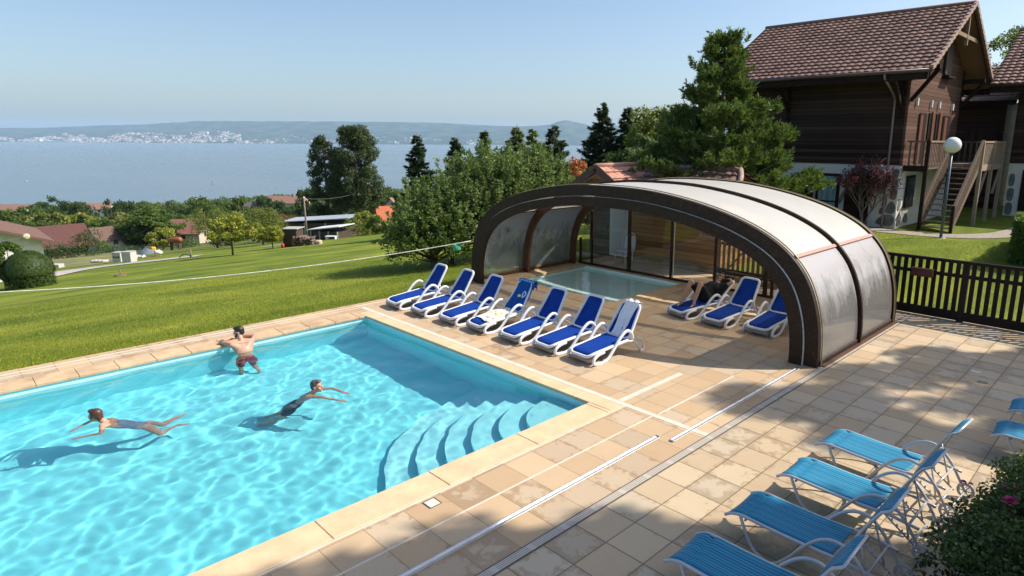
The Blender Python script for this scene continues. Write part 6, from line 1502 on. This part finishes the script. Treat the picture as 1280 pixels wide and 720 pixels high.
def house(label, px, py, depth, w, d, hw, hr, rz, wallc, roofc, chimney=False, over=.6, win=2, gable=0, name='house', base=None):
    if base is None: x, y = pxpos(px, depth); z = top_z(px, py, depth)-hw-hr; 
    else: x, y, z = base
    g = thing(name, label, 'house', (x, y, z), rz); wm = simple('wall_'+wallc[0], wallc[1], .85, .1, 2); rm = simple('roof_'+roofc[0], roofc[1], .8, .25, 3, .3, 8)
    mb = MB(); mb.box((-w/2, -d/2, -6), (w/2, d/2, hw)); mb.build('wall', wm, g)
    for s_ in (-1, 1): mb = MB(); mb.prism([(s_*w/2*.999, -d/2, hw-.01), (s_*w/2*.999, d/2, hw-.01), (s_*w/2*.999, 0, hw+hr*.93)], (-s_*.2, 0, 0)); mb.build('gable', wm, g)
    k = hr/(d/2)
    for s_ in (-1, 1):
        mb = MB(); a = (-w/2-over, s_*(d/2+over), hw-over*k); pts = [Vector(a), Vector((w/2+over, s_*(d/2+over), hw-over*k)), Vector((w/2+over, -.0*s_, hw+hr)), Vector((-w/2-over, 0, hw+hr))]
        mb.prism(pts if s_ < 0 else pts[::-1], (0, 0, .18)); mb.build('roof', rm, g)
    dk = simple('far_window', (.03, .035, .04), .2)
    for i in range(win):
        yy = (i-(win-1)/2)*d*.28
        for s_ in (-1, 1): MB().box((s_*(w/2+.01), yy-.5, hw-1.6), (s_*(w/2+.05), yy+.5, hw-.4)).build('window', dk, g)
        xx = (i-(win-1)/2)*w*.3; MB().box((xx-.5, -d/2-.05, hw-1.7), (xx+.5, -d/2-.01, hw-.5)).build('window', dk, g)
    if chimney: MB().box((w*.2-.4, -.6, hw+hr*.5), (w*.2+.4, .2, hw+hr+1.1)).build('chimney', wm, g)
    return g
WHT_ = ('white', (.68, .66, .60)); CRM = ('cream', (.52, .44, .33)); BRW = ('brown', (.14, .085, .06)); RED = ('dark_red', (.10, .038, .030)); RBR = ('red_brown', (.22, .095, .07)); ORG = ('orange', (.48, .13, .05)); PNK = ('pinkish', (.26, .14, .105)); GRYR = ('slate', (.10, .085, .085)); TIM = ('timber', (.06, .035, .025))
A_ = math.atan2(.69, .725)   # across the view
g = house('white house with brown tiled roof cut off by the left edge of the picture', 0, 0, 0, 9, 8, 3.9, 1.5, 0, WHT_, ('brown_tile', (.16, .085, .06)), over=.7, base=(*pxpos(-52, 48), top_z(0, 287, 46)-5.0)); 
x, y = pxpos(25, 43.5); dz = top_z(25, 297, 43.5)
gd = thing('satellite_dish', 'small cream satellite dish at the roof corner of the white house on the left edge', 'satellite dish', (x, y, dz))
mb = MB(); mb.sphere((0, 0, 0), (.05, .2, .2), 16, 10); mb.build('dish', simple('dish_cream', (.62, .54, .38), .5), gd); mb = MB(); mb.beam((0, 0, 0), (-.5, -.9, -.2), .05, .05); mb.beam((0, 0, 0), (.35, -.1, 0), .03, .03); mb.build('arm', simple('grey_metal', (.35, .35, .35), .4), gd)
house('large chalet with dark red roof above the scrub left of the brown roofed house', 56, 284, 150, 11.5, 11, 2.2, 3.8, A_+.9, TIM, RED, over=1.2, win=0)
house('small white gabled house with brown roof and two dark windows among the trees', 137, 284, 165, 10, 8, 3.6, 2.6, A_+1.0, WHT_, BRW, over=.7)
house('house with a red brown roof half hidden behind the bushes, left of the orchard', 232, 275, 175, 8, 8, 2.4, 3.2, A_+.15, CRM, RBR, over=.6, win=1)
house('tall grey roofed house with chimney on the skyline left of the long pale roof', 311, 253, 300, 14, 10, 5, 5.2, A_+.4, CRM, GRYR, True)
house('house with a long low pinkish roof at the lake edge left of the twin pines', 358, 245, 420, 26, 12, 3, 4, A_, CRM, PNK, True, win=1)
house('pale house with red roof on the skyline between two flat-topped pines', 121, 254, 330, 13, 9, 4.5, 2.6, A_+.3, WHT_, PNK)
house('low red roofed house on the skyline at the far left', 17, 256, 340, 16, 10, 3.5, 2.6, A_, CRM, PNK, win=1)
house('bright orange tiled house between the twin pines and the silvery trees', 493, 258, 150, 8, 8, 4, 4.4, A_+.5, WHT_, ORG, True)
house('pinkish gabled house just behind the bright orange roof', 500, 246, 190, 9, 8, 5, 3.6, A_+1.2, CRM, PNK, True)
# metal roofed sheds at the meadow edge
def shed(label, px, py, depth, w, d, h, rz, roofm, name='shed'):
    x, y = pxpos(px, depth); z = top_z(px, py, depth)-h; g = thing(name, label, 'shed', (x, y, z), rz)
    MB().box((-w/2, -d/2, -3), (w/2, d/2, h-.9)).build('wall', simple('dark_boards', (.06, .04, .03), .8, .3, 4), g)
    MB().prism([(-w/2-.5, -d/2-.4, h-.75), (w/2+.5, -d/2-.4, h-.1), (w/2+.5, d/2+.4, h-.1), (-w/2-.5, d/2+.4, h-.75)], (0, 0, .12)).build('roof', roofm, g)
    for i in range(4): MB().box((-w/2+w*i/3.-.08, -d/2-.2, -2), (-w/2+w*i/3.+.08, -d/2-.05, h-.8)).build('post', simple('grey_metal', (.35, .35, .35), .4), g)
    return g
MROOF = simple('zinc_roof', (.42, .46, .52), .5, .1, 1, metal=.2)
shed('long dark shed with a pale blue-grey metal roof at the meadow edge', 400, 270, 98, 9.5, 5, 3.2, A_, MROOF); shed('small low shed with a white roof in front of the long metal roofed one', 411, 281, 88, 4.2, 3, 1.7, A_-.25, simple('white_roof_sheet', (.66, .68, .70), .5), 'lean_to_shed')
x, y = pxpos(380, 92); z = T(x, y); g = thing('utility_pole', 'wooden utility pole left of the twin pines', 'pole', (x, y, z)); hp = top_z(380, 248, 92)-z
MB().cyl((0, 0, -.3), (0, 0, hp), .16, 8, .11).build('pole', simple('pole_wood', (.20, .16, .13), .9), g); MB().sphere((0, 0, hp+.12), .14, 8, 6).build('insulator', simple('opal_globe', (.85, .83, .78), .25), g)
x2, y2 = pxpos(440, 108); P0 = Vector((x, y, z+hp)); P1 = Vector((x2, y2, top_z(440, 243, 108))); mb = MB(); mb.tube([tuple(P0.lerp(P1, u)-Vector((0, 0, .9*4*u*(1-u)*.4))-P0) for u in [i/12 for i in range(13)]], .03, 5); o = mb.build('overhead_wire', simple('wire', (.12, .11, .1), .6)); o.location = P0; tag(o, 'dark overhead wire from the pole to the twin pines', 'wire')
# things lying along the road
def onroad(px, py, name, label, cat, rz=0.): x, y, z = place(px, py); return thing(name, label, cat, (x, y, z), A_+rz)
CONC = simple('pale_concrete_block', (.50, .48, .44), .85, .12, 3); 
for px, lb in ((150, 'pale concrete box beside the road with a row of small openings, the left of two'), (162.5, 'plain pale concrete box beside the road, the right of two')):
    g = onroad(px, 327.5, 'concrete_box', lb, 'box'); MB().box((-.50, -.5, -.1), (.50, .5, 1.12), c=.03).build('body', CONC, g); MB().box((-.52, -.52, 1.122), (.52, .52, 1.2), c=.02).build('top_slab', simple('grey_slab', (.36, .35, .33), .8, .1), g)
    if 'openings' in lb:
        for i in range(4): MB().box((-.36+i*.2, -.53, .55), (-.24+i*.2, -.50, .75)).build('opening', simple('far_window', (.03, .035, .04), .2), g)
g = onroad(126, 328.5, 'pipe_stack', 'low stack of short white pipes lying beside the road', 'pipes'); 
for i in range(4):
    mb = MB(); mb.cyl((-1+.45*i, -.3, .2), (-.6+.45*i, .25, .2), .17, 10); mb.build('pipe', CONC, g)
g = onroad(72, 335.5, 'paving_pallet', 'pallet of pale paving blocks left beside the road', 'pallet'); MB().box((-.5, -.4, .12), (.5, .4, .5), c=.02).build('blocks', CONC, g); MB().box((-.55, -.45, 0), (.55, .45, .115)).build('pallet_base', simple('pallet_wood', (.30, .22, .14), .9), g)
g = onroad(186, 321.5, 'timber_pile', 'flat pile of weathered boards on the verge', 'wood pile')
for i in range(5): MB().box((-1.2+.1*i, -.5+.2*i, .02+.09*(i % 3)), (1.2+.05*i, -.33+.2*i, .10+.09*(i % 3))).build('board', simple('pallet_wood', (.30, .22, .14), .9), g)
g = onroad(176, 322.5, 'rubble_heap', 'small whitish heap beside the boards', 'heap'); mb = MB(); r = random.Random(4)
for i in range(16): mb.sphere((r.uniform(-.5, .5), r.uniform(-.3, .3), r.uniform(.02, .25)), r.uniform(.12, .24), 7, 5)
remeshed(mb, 'stones', CONC, .05, 1, g, False)
x, y, z = place(192, 315); g = thing('builders_bag', 'yellow sack standing on the meadow behind the boards', 'sack', (x, y, z)); mb = MB(); mb.box((-.5, -.4, 0), (.5, .4, 1.0), c=.12); remeshed(mb, 'sack', simple('yellow_sheet', (.62, .40, .03), .7), .06, 2, g, False); 
MB().tube([(-.3, 0, 1.0), (-.15, 0, 1.2), (.15, 0, 1.2), (.3, 0, 1.0)], .05, 6).build('strap', simple('dark_joint', (.12, .1, .08), .7), g)
x, y, z = place(184, 317.5); g = thing('tarpaulin', 'grey blue tarpaulin draped over a low heap behind the boards', 'tarpaulin', (x, y, z)); mb = MB(); mb.sheet(lambda u, v: (Vector(((u-.5)*4, (v-.5)*2.6, .9*math.sin(math.pi*u)*math.sin(math.pi*v)*(1+.4*noise.noise(Vector((u*5, v*5, 0))))+.05)), (0, 0, 1)), 16, 12, .04); mb.build('sheet', simple('grey_blue_tarp', (.13, .16, .20), .6), g); MB().tube([(-2, -1.3, .06), (2, -1.3, .06)], .04, 6).build('edge_rope', simple('rope_fibre', (.75, .73, .66), .7), g)
x, y, z = place(199, 317); g = thing('rubble_heap', 'larger white heap right of the yellow sack', 'heap', (x, y, z)); mb = MB(); r = random.Random(8)
for i in range(22): mb.sphere((r.uniform(-1.1, 1.1), r.uniform(-.5, .5), r.uniform(.0, .4)), r.uniform(.12, .3), 7, 5)
remeshed(mb, 'stones', simple('white_rubble', (.6, .58, .53), .9, .2, 3), .09, 1, g, False)
x, y, z = place(213, 311); x, y = pxpos(213, 120); z = T(x, y); zt_ = top_z(213, 297.5, 120); g = thing('cement_mixer_drum', 'orange rounded tank on a stand at the end of the road', 'tank', (x, y, zt_-1.8), A_-.1)
mb = MB(); mb.tube([(-1.3, 0, 1.0), (-1.0, 0, 1.05), (.9, 0, 1.25), (1.25, 0, 1.3)], [.35, .55, .55, .35], 14); mb.build('drum', simple('orange_paint', (.30, .085, .035), .5, .2, 3), g)
for xx in (-.9, .8): MB().box((xx-.08, -.4, -1.5), (xx+.08, .4, .6)).build('leg', simple('dark_boards', (.06, .04, .03), .8), g)
g = onroad(239, 322, 'fence_post', 'dark wooden post at the end of the road', 'post'); MB().cyl((0, 0, -.2), (0, 0, .85), .09, 8, .08).build('pole', simple('pole_wood', (.20, .16, .13), .9), g); MB().tube(smoothpath([(0, 0, .1), (-.4, 0, .35), (-.8, 0, .3), (-1.2, 0, .0)], 4), .05, 6).build('hose', simple('wire', (.12, .11, .1), .6), g)
g = onroad(151, 345, 'tree_stake', 'short stake in a ring of bare earth on the lawn', 'stake'); MB().cyl((0, 0, -.1), (0, 0, .42), .035, 8).build('pole', simple('pole_wood', (.20, .16, .13), .9), g); MB().sphere((0, 0, .02), (.4, .35, .09), 14, 6).build('earth_ring', simple('bare_earth', (.17, .10, .05), .95, .3, 4), g)
# wood pile beside the orchard
x, y, z = place(378, 307); g = thing('log_store', 'dark wooden log store full of split logs at the meadow edge', 'wood pile', (x, y, z), A_)
LOG = simple('split_logs', (.15, .10, .075), .9, .5, 5, .6, 9)
MB().box((-1.7, -.9, 0), (-.15, .9, 1.9), c=.04).build('shelter_box', simple('dark_boards', (.06, .04, .03), .8, .3, 4), g); MB().box((-1.8, -1, 1.91), (0, 1, 1.99)).build('roof', simple('grey_slab', (.36, .35, .33), .8), g)
mb = MB(); r = random.Random(2)
for i in range(70): a, b = r.uniform(-.6, 1.7), r.uniform(.1, 1.15); mb.cyl((a, -1.2+r.uniform(-.1, .1), b), (a, -.2, b), r.uniform(.07, .13), 6)
remeshed(mb, 'logs', LOG, .05, 0, g, False)
MB().sphere((-1.5, -1.4, .2), (.2, .2, .25), 10, 8).build('red_drum', simple('red_plastic', (.5, .03, .03), .4), g); MB().box((1.75, -.9, 0), (2.35, -.2, .7), c=.1).build('bark_sack', simple('beige_sack', (.5, .38, .28), .8), g)
x, y, z = place(325, 297); g = thing('parked_car', 'small silver car parked under the orchard trees', 'car', (x, y, z+.0), A_)
mb = MB(); mb.box((-2., -.8, .3), (2., .8, .85), c=.15); mb.box((-1.1, -.72, .8), (1.2, .72, 1.4), c=.25); remeshed(mb, 'body', simple('silver_paint', (.45, .47, .5), .3, metal=.4), .05, 2, g, False); MB().box((-1.0, -.74, .95), (1.1, .74, 1.28), c=.05).build('windows', simple('dark_glass', (.03, .035, .04), .1), g)
for xx in (-1.3, 1.3):
    for yy in (-.75, .75): MB().cyl((xx, yy-.1, .32), (xx, yy+.1, .32), .32, 14).build('wheel', TYR, g)
for px, py, dx in ((412, 288, 0), (414, 299.5, 1)):
    x, y, z = place(px, py); g = thing('garden_table', 'white garden table on the meadow before the sheds' if dx else 'small white garden seat beside the little white roofed shed', 'table', (x, y, z), A_)
    MB().box((-.7, -.4, .42), (.7, .4, .5), c=.02).build('top', simple('white_resin', (.74, .74, .75), .35), g)
    for xx in (-.6, .6): MB().box((xx-.05, -.3, 0), (xx+.05, .3, .41)).build('leg', simple('white_resin', (.74, .74, .75), .35), g)
# sailing boats on the lake
for px, py, lb in ((266, 230, 'tiny white sailing boat alone on the lake left of centre'), (33.5, 227, 'tiny white motor boat far out at the left of the lake')):
    x, y = at(px, py, LAKE); sail = 'sailing' in lb; s_ = 1. if sail else .8; g = thing('sailing_boat' if sail else 'motor_boat', lb, 'boat', (x, y, LAKE), .4)
    mb = MB(); pts = [(-5, -1.5, 1.2), (3, -1.5, 1.2), (6.5, 0, 1.5), (3, 1.5, 1.2), (-5, 1.5, 1.2)]; mb.prism([(a*s_, b*s_, c*s_) for a, b, c in pts[::-1]], (0, 0, -1.4)); mb.build('hull', simple('boat_white', (.85, .85, .84), .4), g)
    if sail: MB().cyl((0, 0, 0), (0, 0, 12.5), .12, 6).build('mast', ALU, g); MB().prism([(-.2, .1, 2), (-.2, .1, 12), (-4.6, .1, 2.2)], (0, .12, 0)).build('sail', simple('boat_white', (.85, .85, .84), .4), g); MB().prism([(.3, .1, 1.6), (6, .1, 1.6), (.3, .1, 10.5)], (0, .12, 0)).build('foresail', simple('boat_white', (.85, .85, .84), .4), g)
    else: MB().box((-2, -1, 1), (1.2, 1, 2.4), c=.3).build('cabin', simple('boat_white', (.85, .85, .84), .4), g)
